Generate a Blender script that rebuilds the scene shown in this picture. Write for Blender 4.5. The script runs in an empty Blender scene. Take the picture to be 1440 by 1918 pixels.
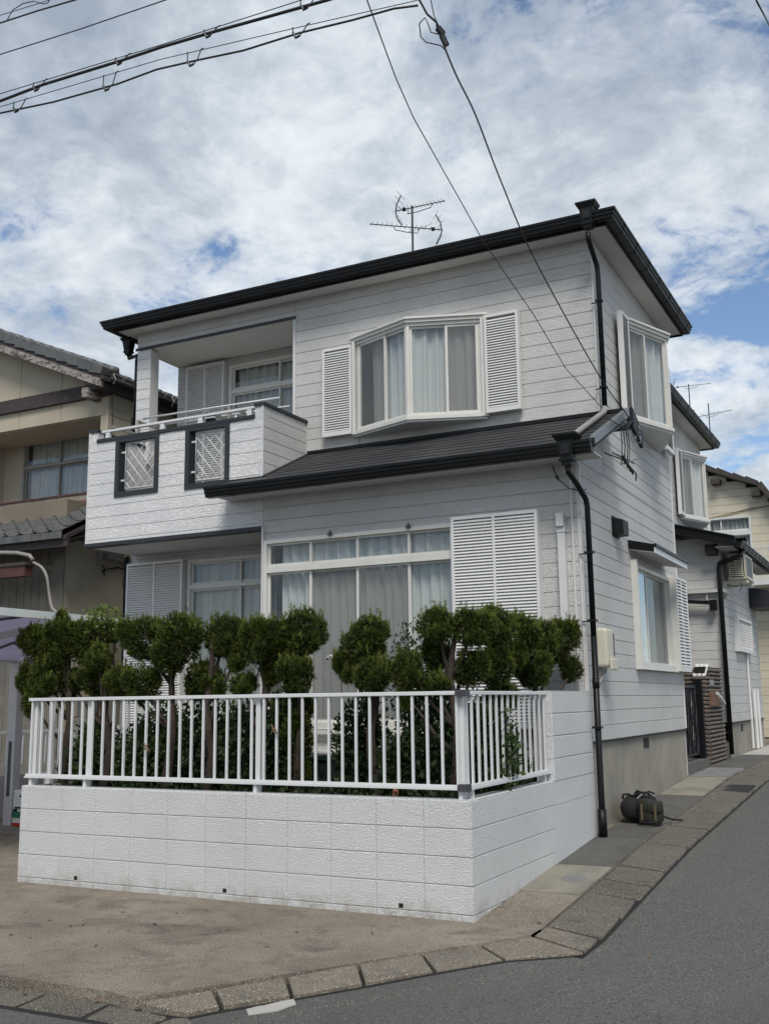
import bpy, bmesh, math, random
import numpy as np
from mathutils import Vector, Matrix
R = math.radians
random.seed(11); rng = np.random.default_rng(5)
scn = bpy.context.scene
col = scn.collection
# ------------------------------------------------------------------ camera
cam = bpy.data.cameras.new('camera'); camo = bpy.data.objects.new('camera', cam); col.objects.link(camo)
cr = Vector((0.889478, 0.456812, -0.012312)); cd = Vector((-0.092217, 0.153042, -0.983908)); cf = Vector((-0.447577, 0.876300, 0.178253))
camo.matrix_world = Matrix(((cr.x, -cd.x, -cf.x, 3.0623), (cr.y, -cd.y, -cf.y, -7.3348), (cr.z, -cd.z, -cf.z, 1.5744), (0, 0, 0, 1)))
cam.sensor_fit = 'VERTICAL'; cam.sensor_height = 24; cam.lens = 1958.04/1918*24
cam.clip_start = .05; cam.clip_end = 1000
scn.camera = camo
# ------------------------------------------------------------------ world, sun, exposure
SUN_EL, SUN_AZ = R(52), R(150)          # azimuth clockwise from +y
w = bpy.data.worlds.new('World'); scn.world = w; w.use_nodes = True
nt = w.node_tree; N = nt.nodes; L = nt.links
for n in list(N): N.remove(n)
def nd(t, **k):
    n = N.new(t)
    for a, b in k.items(): setattr(n, a, b)
    return n
def mth(op, a, b=None, c=None, clamp=False):
    n = nd('ShaderNodeMath', operation=op); n.use_clamp = clamp
    for i, v in enumerate((a, b, c)):
        if v is None: continue
        if isinstance(v, (int, float)): n.inputs[i].default_value = v
        else: L.new(v, n.inputs[i])
    return n.outputs[0]
out = nd('ShaderNodeOutputWorld'); bg = nd('ShaderNodeBackground'); bg.inputs['Strength'].default_value = .1
L.new(bg.outputs[0], out.inputs[0])
sky = nd('ShaderNodeTexSky', sky_type='NISHITA', sun_disc=False, sun_elevation=SUN_EL, sun_rotation=SUN_AZ)
sky.air_density = 1.0; sky.dust_density = .6; sky.ozone_density = 2.0
tc = nd('ShaderNodeTexCoord'); sp = nd('ShaderNodeSeparateXYZ'); L.new(tc.outputs['Generated'], sp.inputs[0])
zz = mth('ADD', mth('MAXIMUM', sp.outputs[2], 0.0), .30)
cb = nd('ShaderNodeCombineXYZ'); L.new(mth('DIVIDE', sp.outputs[0], zz), cb.inputs[0]); L.new(mth('DIVIDE', sp.outputs[1], zz), cb.inputs[1])
def noise(vec, sc, det, rough=.5, off=(0, 0, 0), dist=0.):
    mp = nd('ShaderNodeMapping'); mp.inputs['Location'].default_value = off; L.new(vec, mp.inputs[0])
    n = nd('ShaderNodeTexNoise'); n.inputs['Scale'].default_value = sc; n.inputs['Detail'].default_value = det
    n.inputs['Roughness'].default_value = rough; n.inputs['Distortion'].default_value = dist; L.new(mp.outputs[0], n.inputs['Vector']); return n.outputs['Fac']
P2 = cb.outputs[0]
def ramp(fac, pts):
    r = nd('ShaderNodeValToRGB'); e = r.color_ramp.elements
    e[0].position, e[0].color = pts[0][0], (*pts[0][1], 1); e[1].position, e[1].color = pts[1][0], (*pts[1][1], 1)
    for p, c in pts[2:]:
        x = e.new(p); x.color = (*c, 1)
    L.new(fac, r.inputs[0]); return r.outputs[0]
OX, OY = 3.6, 5.9
big = noise(P2, 1.9, 3, .5, (3.1+OX, 1.7+OY, 0)); mid = noise(P2, 7.5, 6, .6, (7.3+OX, 2.2+OY, 0), .5); fine = noise(P2, 24, 5, .65, (1, 5, 0), .4)
cov = mth('ADD', mth('ADD', mth('MULTIPLY', big, .52), mth('MULTIPLY', mid, .40)), mth('MULTIPLY', fine, .17))
# cloud thins out lower down over the roofs, thicker overhead
cov = mth('ADD', mth('ADD', cov, .018), mth('MULTIPLY', sp.outputs[2], .17))
covr = ramp(cov, [(.545, (0, 0, 0)), (.655, (1, 1, 1)), (.60, (.74, .74, .74))])
big2 = noise(P2, 1.4, 2, .5, (9.2+OX, 4.1+OY, 0)); mid2 = noise(P2, 5.2, 6, .6, (2.2+OX, 8.8+OY, 0), .5); fine2 = noise(P2, 18, 5, .65, (5, 5, 0), .3)
shade = mth('ADD', mth('ADD', mth('MULTIPLY', big2, .40), mth('MULTIPLY', mid2, .46)), mth('MULTIPLY', fine2, .22))
shade = mth('SUBTRACT', mth('ADD', shade, .15), mth('MULTIPLY', sp.outputs[2], .40))
cc = ramp(shade, [(.40, (.36, .425, .51)), (.60, (.77, .83, .885)), (.50, (.52, .59, .67)), (.70, (.93, .97, 1.0))])
cm = nd('ShaderNodeVectorMath', operation='SCALE'); L.new(cc, cm.inputs[0]); cm.inputs['Scale'].default_value = 7.15
sb = nd('ShaderNodeMix', data_type='RGBA', blend_type='MULTIPLY'); sb.inputs[0].default_value = 1; L.new(sky.outputs[0], sb.inputs[6]); sb.inputs[7].default_value = (.95, .98, 1.02, 1)
mx = nd('ShaderNodeMix', data_type='RGBA'); L.new(covr, mx.inputs[0]); L.new(sb.outputs[2], mx.inputs[6]); L.new(cm.outputs[0], mx.inputs[7])
L.new(mx.outputs[2], bg.inputs['Color'])
sun = bpy.data.lights.new('sun', 'SUN'); sun.energy = 2.15; sun.angle = R(22); sun.color = (1, .93, .84)
so = bpy.data.objects.new('sun', sun); col.objects.link(so)
sd = Vector((math.sin(SUN_AZ)*math.cos(SUN_EL), math.cos(SUN_AZ)*math.cos(SUN_EL), math.sin(SUN_EL)))
so.rotation_euler = sd.to_track_quat('Z', 'Y').to_euler(); so.location = (0, 0, 30)
scn.view_settings.view_transform = 'Standard'; scn.view_settings.look = 'None'; scn.view_settings.gamma = 1
scn.view_settings.use_curve_mapping = False; scn.view_settings.exposure = .47
# ------------------------------------------------------------------ materials
class Mat:
    def __init__(s, name, base, rough=.6, spec=.5, metal=0.):
        m = bpy.data.materials.new(name); m.use_nodes = True; s.m = m; s.t = m.node_tree
        s.N = s.t.nodes; s.L = s.t.links; s.b = s.N['Principled BSDF']
        s.b.inputs['Base Color'].default_value = (*base, 1); s.b.inputs['Roughness'].default_value = rough
        s.b.inputs['Metallic'].default_value = metal; s.b.inputs['Specular IOR Level'].default_value = spec
        g = s.N.new('ShaderNodeNewGeometry'); s.pos = g.outputs['Position']; s.col = None; s.base = base; s.h = []
    def n(s, t, **k):
        n = s.N.new(t)
        for a, b in k.items(): setattr(n, a, b)
        return n
    def noise(s, sc, det=3, rough=.55, stretch=(1, 1, 1), dist=0., kind='noise'):
        mp = s.n('ShaderNodeMapping'); mp.inputs['Scale'].default_value = stretch; s.L.new(s.pos, mp.inputs[0])
        if kind == 'noise':
            n = s.n('ShaderNodeTexNoise'); n.inputs['Detail'].default_value = det; n.inputs['Roughness'].default_value = rough; n.inputs['Distortion'].default_value = dist; o = n.outputs['Fac']
        else:
            n = s.n('ShaderNodeTexVoronoi'); o = n.outputs['Distance']
            if kind == 'cell': o = n.outputs['Color']
        n.inputs['Scale'].default_value = sc; s.L.new(mp.outputs[0], n.inputs['Vector']); return o
    def rmp(s, f, p0, p1, v0=0, v1=1):
        r = s.n('ShaderNodeMapRange'); r.inputs[1].default_value = p0; r.inputs[2].default_value = p1; r.inputs[3].default_value = v0; r.inputs[4].default_value = v1; s.L.new(f, r.inputs[0]); return r.outputs[0]
    def blend(s, fac, c, mode='MIX'):
        mx = s.n('ShaderNodeMix', data_type='RGBA', blend_type=mode); s.L.new(fac, mx.inputs[0])
        if s.col is None: mx.inputs[6].default_value = (*s.base, 1)
        else: s.L.new(s.col, mx.inputs[6])
        mx.inputs[7].default_value = (*c, 1); s.col = mx.outputs[2]; s.L.new(s.col, s.b.inputs['Base Color']); return s
    def bump(s, h, dist=.004, st=1.):
        b = s.n('ShaderNodeBump'); b.inputs['Distance'].default_value = dist; b.inputs['Strength'].default_value = st; s.L.new(h, b.inputs['Height'])
        if s.h: s.L.new(s.h[-1], b.inputs['Normal'])
        s.h.append(b.outputs[0]); s.L.new(b.outputs[0], s.b.inputs['Normal']); return s
    def rough(s, f): s.L.new(f, s.b.inputs['Roughness']); return s
M = {}
def simple(k, base, rough=.6, var=.12, sc=6, bump=0, bsc=80, spec=.5, metal=0):
    m = Mat(k, base, rough, spec, metal)
    m.blend(m.rmp(m.noise(sc, 4), .42, .72, 0, 1), tuple(c*(1-var) for c in base))
    if bump: m.bump(m.noise(bsc, 3), bump)
    M[k] = m.m; return m
# thick white stone-texture coat on the block wall
m = Mat('white_stucco', (.75, .76, .765), .85)
m.blend(m.rmp(m.noise(1.3, 4), .4, .75), (.69, .70, .705)); m.blend(m.rmp(m.noise(26, 3), .55, .75), (.70, .71, .715))
m.blend(m.rmp(m.noise(3.5, 6, .7, (1, 1, .35)), .62, .8, 0, .5), (.58, .59, .58))
m.bump(m.rmp(m.noise(88, 3, .65), .42, .61), .0058, 1.); m.bump(m.noise(38, 2), .003, .5); M['stucco'] = m.m
# splash marks low on the wall, drifting grime below the cap
sz = m.n('ShaderNodeSeparateXYZ'); m.L.new(m.pos, sz.inputs[0]); lo_ = m.rmp(sz.outputs[2], .16, .0, 0, 1); ns_ = m.rmp(m.noise(7, 6, .7), .40, .62); mu_ = m.n('ShaderNodeMath', operation='MULTIPLY'); m.L.new(lo_, mu_.inputs[0]); m.L.new(ns_, mu_.inputs[1]); m.blend(mu_.outputs[0], (.46, .44, .40))
m = Mat('stucco_joint', (.42, .43, .43), .9); m.bump(m.noise(90, 3), .003); M['joint'] = m.m
m = Mat('siding_paint', (.64, .64, .635), .7)
m.blend(m.rmp(m.noise(1.1, 4), .4, .75), (.54, .54, .53)); m.blend(m.rmp(m.noise(2.2, 6, .7, (1, 1, .25)), .62, .85, 0, .5), (.55, .56, .56))
m.bump(m.rmp(m.noise(60, 3, .6, (1, 1, 1.2), .8), .42, .60), .0050, 1.); m.bump(m.noise(170, 2), .0015, .7); M['siding'] = m.m
m = Mat('siding_paint_stamped', (.79, .79, .795), .65)
m.blend(m.rmp(m.noise(1.1, 4), .4, .75), (.64, .66, .69))
m.bump(m.rmp(m.noise(30, 4, .62, (1, 1, 1.9), .9), .43, .59), .0055, 1.); m.bump(m.noise(120, 2), .0018, .8); M['stamp'] = m.m
simple('soffit', (.60, .595, .58), .7, .06, 2, .001, 60)
simple('alu_white', (.63, .645, .655), .35, .05, 3)
simple('alu_cream', (.62, .62, .585), .4, .08, 4)
simple('trim_paint', (.60, .60, .595), .5, .06, 3)
simple('shutter_white', (.66, .665, .66), .4, .05, 3)
m = simple('black_paint', (.006, .007, .008), .42, .3, 5, .0006, 90, .25); m = simple('black_matte', (.009, .010, .012), .55, .3, 8, 0, 0, .3)
simple('charcoal_trim', (.028, .031, .035), .42, .15, 6, 0, 0, .35)
m = Mat('slate', (.052, .053, .056), .6, .3)
oi_ = m.n('ShaderNodeObjectInfo'); m.blend(m.rmp(oi_.outputs['Random'], 0, 1, 0, .6), (.022, .023, .025))
m.blend(m.rmp(m.noise(2.5, 5), .45, .7), (.036, .038, .042)); m.blend(m.rmp(m.noise(60, 3), .55, .75), (.015, .016, .018)); m.bump(m.noise(110, 3), .002); M['slate'] = m.m
m = Mat('foundation', (.31, .285, .235), .85)
m.blend(m.rmp(m.noise(1.6, 5), .4, .7), (.21, .20, .17)); m.blend(m.rmp(m.noise(4, 6, .7, (1, 1, .3)), .58, .8, 0, .8), (.15, .145, .125)); m.bump(m.noise(90, 3), .0012); M['found'] = m.m
m = Mat('asphalt', (.090, .088, .084), .88)
m.blend(m.rmp(m.noise(100, 2, .5), .57, .68, 0, .95), (.28, .275, .26)); m.blend(m.rmp(m.noise(.55, 4), .45, .72, 0, .7), (.125, .123, .118)); m.blend(m.rmp(m.noise(60, 2), .30, .44, .9, 0), (.020, .020, .022))
m.blend(m.rmp(m.noise(.33, 6, .7, (1, .35, 1)), .52, .72, 0, .7), (.062, .061, .059)); m.blend(m.rmp(m.noise(2.3, 6, .75), .60, .72, 0, .55), (.034, .033, .032)); m.blend(m.rmp(m.noise(1.3, 5, .7, (1, .5, 1), .5), .60, .75, 0, .5), (.105, .103, .098))
m.bump(m.noise(170, 3, .6), .006, 1.); M['asphalt'] = m.m
def aggregate(k, b, b2, dark, light, sp=.5):
    m = Mat(k, b, .88)
    if k != 'apron': oi = m.n('ShaderNodeObjectInfo'); m.blend(m.rmp(oi.outputs['Random'], 0, 1, 0, .55), tuple(c*.62 for c in b))
    m.blend(m.rmp(m.noise(.9, 5, .6), .38, .68), b2); m.blend(m.rmp(m.noise(1.7, 7, .72, (1, 1.4, 1), .6), .50, .68, 0, .9), dark); m.blend(m.rmp(m.noise(5.5, 6, .75, (1, 1.2, 1), .4), .54, .70, 0, .6), tuple(c*.8 for c in dark))
    m.blend(m.rmp(m.noise(125, 2, .5), .57, .68, 0, min(1, sp*1.5)), light); m.blend(m.rmp(m.noise(70, 2, .5), .32, .45, .8, 0), tuple(c*.45 for c in b))
    m.bump(m.noise(130, 3, .6), .005, 1.); M[k] = m.m; return m
aggregate('apron', (.165, .138, .106), (.275, .240, .190), (.058, .050, .040), (.46, .43, .37), .7)
aggregate('kerb', (.20, .172, .132), (.14, .124, .098), (.08, .07, .056), (.50, .47, .40), .75)
aggregate('kerb_mossy', (.125, .112, .090), (.09, .082, .066), (.055, .052, .042), (.38, .36, .31), .7)
for k_ in ('kerb', 'kerb_mossy'):
    pass
m = Mat('slab_dark', (.085, .084, .078), .85); m.blend(m.rmp(m.noise(1.2, 6, .65), .42, .66), (.115, .112, .10)); m.blend(m.rmp(m.noise(3.2, 6, .7), .5, .7, 0, .8), (.052, .052, .049)); m.bump(m.noise(140, 3), .002); M['slab'] = m.m
m = Mat('slab_light', (.25, .235, .19), .85); m.blend(m.rmp(m.noise(2.5, 6, .65), .42, .7), (.15, .142, .12)); m.bump(m.noise(140, 3), .0015); M['slab_light'] = m.m
simple('slab_pale', (.20, .20, .205), .85, .25, 5, .001)
simple('slab_far', (.42, .41, .38), .85, .15, 3)
simple('crack', (.014, .013, .012), .95)
simple('soil', (.035, .026, .018), .95, .4, 8, .02, 20)
simple('concrete_grey', (.30, .30, .30), .85, .15, 2, .002, 70)
m = Mat('beige_wall', (.43, .385, .30), .85); m.blend(m.rmp(m.noise(1.2, 5), .42, .72), (.37, .33, .26)); m.blend(m.rmp(m.noise(3, 6, .7, (1, 1, .25)), .58, .8, 0, .7), (.28, .25, .20)); m.bump(m.noise(120, 3), .0015); M['beige'] = m.m
m = Mat('brown_wall', (.20, .17, .13), .88); m.blend(m.rmp(m.noise(1.2, 5), .42, .72), (.16, .135, .105)); m.bump(m.noise(100, 3), .0015); M['brownwall'] = m.m
simple('grey_board', (.165, .155, .135), .8, .25, 5)
m = Mat('dark_wood', (.045, .034, .034), .75); m.blend(m.rmp(m.noise(9, 6, .75, (1, 1, 3)), .62, .66, 0, 1), (.24, .22, .21)); M['darkwood'] = m.m
m = Mat('peeling_wood', (.30, .275, .255), .8); m.blend(m.rmp(m.noise(7, 7, .8, (1, 1, 2)), .50, .53, 0, 1), (.075, .065, .06)); M['peel'] = m.m
simple('maroon', (.085, .035, .030), .7, .3, 7)
simple('rust_flash', (.16, .06, .040), .6, .3, 5)
m = Mat('kawara', (.105, .108, .108), .5); m.blend(m.rmp(m.noise(7, 5), .42, .7), (.065, .068, .07)); m.blend(m.rmp(m.noise(30, 3), .6, .75), (.16, .16, .155)); m.bump(m.noise(60, 3), .002); M['kawara'] = m.m
simple('cream_siding', (.56, .52, .41), .7, .1, 2, .002, 50)
simple('brown_tile', (.040, .032, .028), .6, .25, 8)
m = Mat('split_brick', (.16, .135, .115), .8); m.blend(m.rmp(m.noise(9, 4), .4, .65), (.10, .082, .070)); m.blend(m.rmp(m.noise(45, 3), .55, .7), (.21, .18, .15)); m.bump(m.noise(50, 4), .008); M['brick'] = m.m
simple('galv', (.24, .26, .28), .45, .2, 12, 0, 0, .5, .6)
simple('dull_metal', (.10, .10, .11), .5, .3, 9, 0, 0, .5, .7)
simple('ant_metal', (.05, .055, .065), .5, .2, 9, 0, 0, .5, .4)
simple('rusty', (.17, .09, .055), .75, .4, 20)
simple('meter_cream', (.55, .53, .43), .45, .08, 5)
simple('carport_frame', (.48, .47, .48), .4, .12, 4)
simple('carport_edge', (.62, .66, .65), .35, .1, 4)
simple('room_dark', (.085, .08, .075), .9)
simple('cable', (.012, .012, .013), .5)
simple('bark', (.050, .036, .028), .92, .4, 14, .01, 30)
simple('bag_black', (.006, .006, .007), .85, .3, 12, .002, 200)
simple('bag_olive', (.018, .019, .013), .8, .3, 12, .002, 200)
simple('bag_strap', (.11, .082, .045), .8)
simple('bag_white', (.62, .62, .60), .5); simple('bag_red', (.45, .03, .025), .5); simple('bag_green', (.02, .14, .08), .5)
simple('teal', (.05, .42, .40), .4); simple('dark_green_plastic', (.015, .03, .026), .5); simple('terracotta', (.30, .12, .08), .8)
simple('dry_leaf', (.16, .10, .055), .85, .4, 40); simple('paper', (.7, .7, .68), .7); simple('flower', (.7, .68, .66), .7); simple('pale_metal', (.27, .26, .245), .5)
simple('awning_navy', (.010, .012, .022), .6)
# translucent things
m = Mat('curtain', (.88, .88, .86), .9); m.b.inputs['Transmission Weight'].default_value = 0
tr = m.n('ShaderNodeBsdfTransparent'); df = m.n('ShaderNodeBsdfTranslucent'); df.inputs[0].default_value = (.7, .7, .69, 1)
a1 = m.n('ShaderNodeMixShader'); a1.inputs[0].default_value = .3; m.L.new(m.b.outputs[0], a1.inputs[1]); m.L.new(df.outputs[0], a1.inputs[2])
a2 = m.n('ShaderNodeMixShader'); a2.inputs[0].default_value = .16; m.L.new(a1.outputs[0], a2.inputs[1]); m.L.new(tr.outputs[0], a2.inputs[2])
m.L.new(a2.outputs[0], m.N['Material Output'].inputs[0]); M['curtain'] = m.m
def glassmat(k, tint, ior=1.5, gl=.0):
    m = bpy.data.materials.new(k); m.use_nodes = True; t = m.node_tree; t.nodes.remove(t.nodes['Principled BSDF'])
    tr = t.nodes.new('ShaderNodeBsdfTransparent'); tr.inputs[0].default_value = (*tint, 1)
    g = t.nodes.new('ShaderNodeBsdfGlossy'); g.inputs['Roughness'].default_value = .012; g.inputs[0].default_value = (.95, .97, 1, 1)
    fr = t.nodes.new('ShaderNodeFresnel'); fr.inputs[0].default_value = ior
    tc = t.nodes.new('ShaderNodeNewGeometry'); nz = t.nodes.new('ShaderNodeTexNoise'); nz.inputs['Scale'].default_value = 1.6; t.links.new(tc.outputs['Position'], nz.inputs['Vector'])
    bp = t.nodes.new('ShaderNodeBump'); bp.inputs['Distance'].default_value = .004; t.links.new(nz.outputs['Fac'], bp.inputs['Height']); t.links.new(bp.outputs[0], g.inputs['Normal'])
    bf = t.nodes.new('ShaderNodeMath'); bf.operation = 'SUBTRACT'; bf.inputs[0].default_value = 1.; t.links.new(tc.outputs['Backfacing'], bf.inputs[1])
    ad = t.nodes.new('ShaderNodeMath'); ad.operation = 'MULTIPLY'; ad.use_clamp = True; t.links.new(fr.outputs[0], ad.inputs[0])
    a0 = t.nodes.new('ShaderNodeMath'); a0.operation = 'MULTIPLY'; a0.inputs[1].default_value = 1.8; t.links.new(bf.outputs[0], a0.inputs[0]); t.links.new(a0.outputs[0], ad.inputs[1])
    mx = t.nodes.new('ShaderNodeMixShader'); t.links.new(ad.outputs[0], mx.inputs[0]); t.links.new(tr.outputs[0], mx.inputs[1]); t.links.new(g.outputs[0], mx.inputs[2])
    t.links.new(mx.outputs[0], t.nodes['Material Output'].inputs[0]); M[k] = m; return m
glassmat('window_glass', (.93, .95, .95), 1.45, .0)
def screenmat(k, c, a):
    m = Mat(k, c, .8); tr = m.n('ShaderNodeBsdfTransparent'); mx = m.n('ShaderNodeMixShader'); mx.inputs[0].default_value = a
    m.L.new(tr.outputs[0], mx.inputs[1]); m.L.new(m.b.outputs[0], mx.inputs[2]); m.L.new(mx.outputs[0], m.N['Material Output'].inputs[0]); M[k] = m.m; return m
screenmat('insect_mesh', (.22, .22, .21), .22)
m = screenmat('polycarbonate', (.26, .24, .33), .72); m.b.inputs['Roughness'].default_value = .25
tl_ = m.n('ShaderNodeBsdfTranslucent'); tl_.inputs[0].default_value = (.36, .33, .46, 1); mm_ = m.n('ShaderNodeMixShader'); mm_.inputs[0].default_value = .6
m.L.new(m.b.outputs[0], mm_.inputs[1]); m.L.new(tl_.outputs[0], mm_.inputs[2])
for l_ in list(m.t.links):
    if l_.from_node == m.b and l_.to_node != mm_: 
        ts_ = l_.to_socket; m.L.new(mm_.outputs[0], ts_)
m = screenmat('clear_bottle', (.6, .65, .65), .5)
# foliage with tip colour stored on the vertices (new growth is paler than the old inner leaves)
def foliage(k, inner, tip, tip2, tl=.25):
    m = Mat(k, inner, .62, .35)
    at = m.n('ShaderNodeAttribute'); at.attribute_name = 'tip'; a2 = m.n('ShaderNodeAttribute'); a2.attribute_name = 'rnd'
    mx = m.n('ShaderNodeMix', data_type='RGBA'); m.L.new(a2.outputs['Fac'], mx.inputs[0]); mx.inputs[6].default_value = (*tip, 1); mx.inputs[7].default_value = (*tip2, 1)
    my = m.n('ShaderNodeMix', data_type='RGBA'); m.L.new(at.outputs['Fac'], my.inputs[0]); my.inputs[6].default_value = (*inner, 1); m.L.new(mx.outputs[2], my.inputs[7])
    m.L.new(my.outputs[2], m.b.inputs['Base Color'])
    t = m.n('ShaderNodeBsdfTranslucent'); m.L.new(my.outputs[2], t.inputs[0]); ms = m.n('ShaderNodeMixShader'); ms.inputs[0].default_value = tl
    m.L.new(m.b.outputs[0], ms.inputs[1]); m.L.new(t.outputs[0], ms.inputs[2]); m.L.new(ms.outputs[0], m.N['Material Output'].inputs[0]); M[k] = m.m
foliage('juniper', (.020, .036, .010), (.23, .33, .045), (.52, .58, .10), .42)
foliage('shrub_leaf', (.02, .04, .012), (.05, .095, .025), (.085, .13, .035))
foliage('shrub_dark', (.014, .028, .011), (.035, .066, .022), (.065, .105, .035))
foliage('lime_leaf', (.06, .10, .02), (.18, .26, .05), (.30, .38, .10), .35)
# ------------------------------------------------------------------ object helpers
org = {}
def tag(o, label=None, cat=None, group=None, kind=None):
    if label: o['label'] = label
    if cat: o['category'] = cat
    if group: o['group'] = group
    if kind: o['kind'] = kind
    return o
def thing(name, loc, label, cat, group=None):
    o = bpy.data.objects.new(name, None); o.empty_display_size = .2; col.objects.link(o); o.location = loc; org[o.name] = Vector(loc)
    return tag(o, label, cat, group)
def frame(O, ux, n): return (Vector(O), Vector(ux).normalized(), Vector(n).normalized())
WF = frame((0, 0, 0), (1, 0, 0), (0, 1, 0))
def mesh_object(name, me, mat, parent, loc=(0, 0, 0)):
    if mat is not None and not me.materials: me.materials.append(M[mat] if isinstance(mat, str) else mat)
    o = bpy.data.objects.new(name, me); col.objects.link(o)
    if parent is not None:
        o.parent = parent; org[o.name] = org[parent.name]
    else: org[o.name] = Vector((0, 0, 0))
    o.location = loc
    return o
SPLIT = {'wall_trim', 'bay_side_post', 'bay_jamb', 'rear_wall', 'wall_pipes', 'side_wall', 'laundry_pole', 'ridge_cap', 'fence_rail', 'purlin', 'pipe_clip', 'window_catch', 'side_box', 'sill_ledge', 'meter_cable', 'wall_cap', 'pipe_cover', 'lattice_bracket', 'pillar_core', 'weep_hole', 'name_plate', 'bracket', 'coping_slat', 'petals', 'corner_joint', 'splice_leads', 'wire_bracket', 'loose_cable', 'foundation_vent', 'splice_clamp', 'print_marks', 'gate_frame', 'strap', 'carry_strap'}
class MB:
    """collects shapes (a along, b outward, c up) and links them as one mesh object"""
    def __init__(s, fr=WF): s.v = []; s.f = []; s.mk = []; s.fr = fr
    def P(s, a, b, c): O, ux, n = s.fr; return O + ux*a + n*b + Vector((0, 0, c))
    def raw(s, pts, faces):
        k = len(s.v); s.mk.append((k, len(s.f))); s.v += [Vector(p) for p in pts]; s.f += [tuple(i+k for i in f) for f in faces]; return s
    def box(s, a0, a1, b0, b1, c0, c1):
        p = [s.P(a, b, c) for c in (c0, c1) for b in (b0, b1) for a in (a0, a1)]
        return s.raw(p, [(0, 2, 3, 1), (4, 5, 7, 6), (0, 1, 5, 4), (2, 6, 7, 3), (0, 4, 6, 2), (1, 3, 7, 5)])
    def cbox(s, a0, a1, b0, b1, c0, c1, ch=.006):
        """box whose outward face (b1) is chamfered on four sides"""
        p = [s.P(*q) for q in ((a0, b0, c0), (a1, b0, c0), (a1, b0, c1), (a0, b0, c1), (a0, b1-ch, c0), (a1, b1-ch, c0), (a1, b1-ch, c1), (a0, b1-ch, c1), (a0+ch, b1, c0+ch), (a1-ch, b1, c0+ch), (a1-ch, b1, c1-ch), (a0+ch, b1, c1-ch))]
        return s.raw(p, [(0, 1, 2, 3), (0, 4, 5, 1), (1, 5, 6, 2), (2, 6, 7, 3), (3, 7, 4, 0), (4, 8, 9, 5), (5, 9, 10, 6), (6, 10, 11, 7), (7, 11, 8, 4), (8, 11, 10, 9)])
    def ext(s, prof, vec):
        """closed 3-D outline extruded by vec"""
        n = len(prof); p = [Vector(q) for q in prof]; p += [q+Vector(vec) for q in p]
        return s.raw(p, [tuple(range(n-1, -1, -1)), tuple(range(n, 2*n))]+[(i, (i+1) % n, n+(i+1) % n, n+i) for i in range(n)])
    def tube(s, pts, r, n=8, r1=None):
        pts = [Vector(p) for p in pts]; m = len(pts); r1 = r if r1 is None else r1; ring = []
        t0 = (pts[1]-pts[0]).normalized(); u = t0.cross(Vector((0, 0, 1)));
        if u.length < .1: u = t0.cross(Vector((1, 0, 0)))
        u.normalize(); vs = []
        for i, p in enumerate(pts):
            t = (pts[min(i+1, m-1)]-pts[max(i-1, 0)]).normalized(); u = (u-t*u.dot(t)).normalized(); w_ = t.cross(u); rr = r+(r1-r)*i/(m-1)
            vs += [p+(u*math.cos(2*math.pi*k/n)+w_*math.sin(2*math.pi*k/n))*rr for k in range(n)]
        fs = [tuple(range(n-1, -1, -1)), tuple(range((m-1)*n, m*n))]
        for i in range(m-1):
            for k in range(n): fs.append((i*n+k, i*n+(k+1) % n, (i+1)*n+(k+1) % n, (i+1)*n+k))
        return s.raw(vs, fs)
    def mesh(s, name, o=Vector((0, 0, 0)), smooth=False):
        me = bpy.data.meshes.new(name); me.from_pydata([tuple(v-o) for v in s.v], [], s.f)
        bm = bmesh.new(); bm.from_mesh(me); bmesh.ops.recalc_face_normals(bm, faces=bm.faces); bm.to_mesh(me); bm.free()
        if smooth:
            for p in me.polygons: p.use_smooth = True
        return me
    def build(s, name, mat, parent=None, smooth=False, label=None, cat=None, group=None, kind=None, bevel=0):
        if parent is not None and name in SPLIT and len(s.mk) > 1:
            mk = s.mk+[(len(s.v), len(s.f))]
            for (v0, f0), (v1, f1) in zip(mk, mk[1:]):
                q = MB(s.fr); q.raw(s.v[v0:v1], [tuple(i-v0 for i in f) for f in s.f[f0:f1]]); r = q.build(name, mat, parent, smooth, label, bevel=bevel)
            return r
        o_ = org[parent.name] if parent is not None else Vector((0, 0, 0))
        if parent is None and kind != 'structure' and s.v:
            lo = Vector((sum(v.x for v in s.v)/len(s.v), sum(v.y for v in s.v)/len(s.v), min(v.z for v in s.v))); o_ = lo
        me = s.mesh(name, o_, smooth); o = mesh_object(name, me, mat, parent)
        if parent is None: o.location = o_; org[o.name] = Vector(o_)
        if bevel:
            md = o.modifiers.new('bevel', 'BEVEL'); md.width = bevel; md.segments = 2; md.limit_method = 'ANGLE'
        return tag(o, label, cat, group, kind)
def place(name, me, mat, parent, loc, rz=0, rx=0, ry=0):
    o = mesh_object(name, me, mat, parent); o.location = Vector(loc)-org[parent.name]; o.rotation_euler = (rx, ry, rz); return o
def subtract(r, holes):
    rs = [r]
    for (h0, h1, k0, k1) in holes:
        nw = []
        for (a0, a1, c0, c1) in rs:
            if h0 >= a1 or h1 <= a0 or k0 >= c1 or k1 <= c0: nw.append((a0, a1, c0, c1)); continue
            if h0 > a0: nw.append((a0, h0, c0, c1))
            if h1 < a1: nw.append((h1, a1, c0, c1))
            m0, m1 = max(a0, h0), min(a1, h1)
            if k0 > c0: nw.append((m0, m1, c0, k0))
            if k1 < c1: nw.append((m0, m1, k1, c1))
        rs = nw
    return rs
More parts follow.
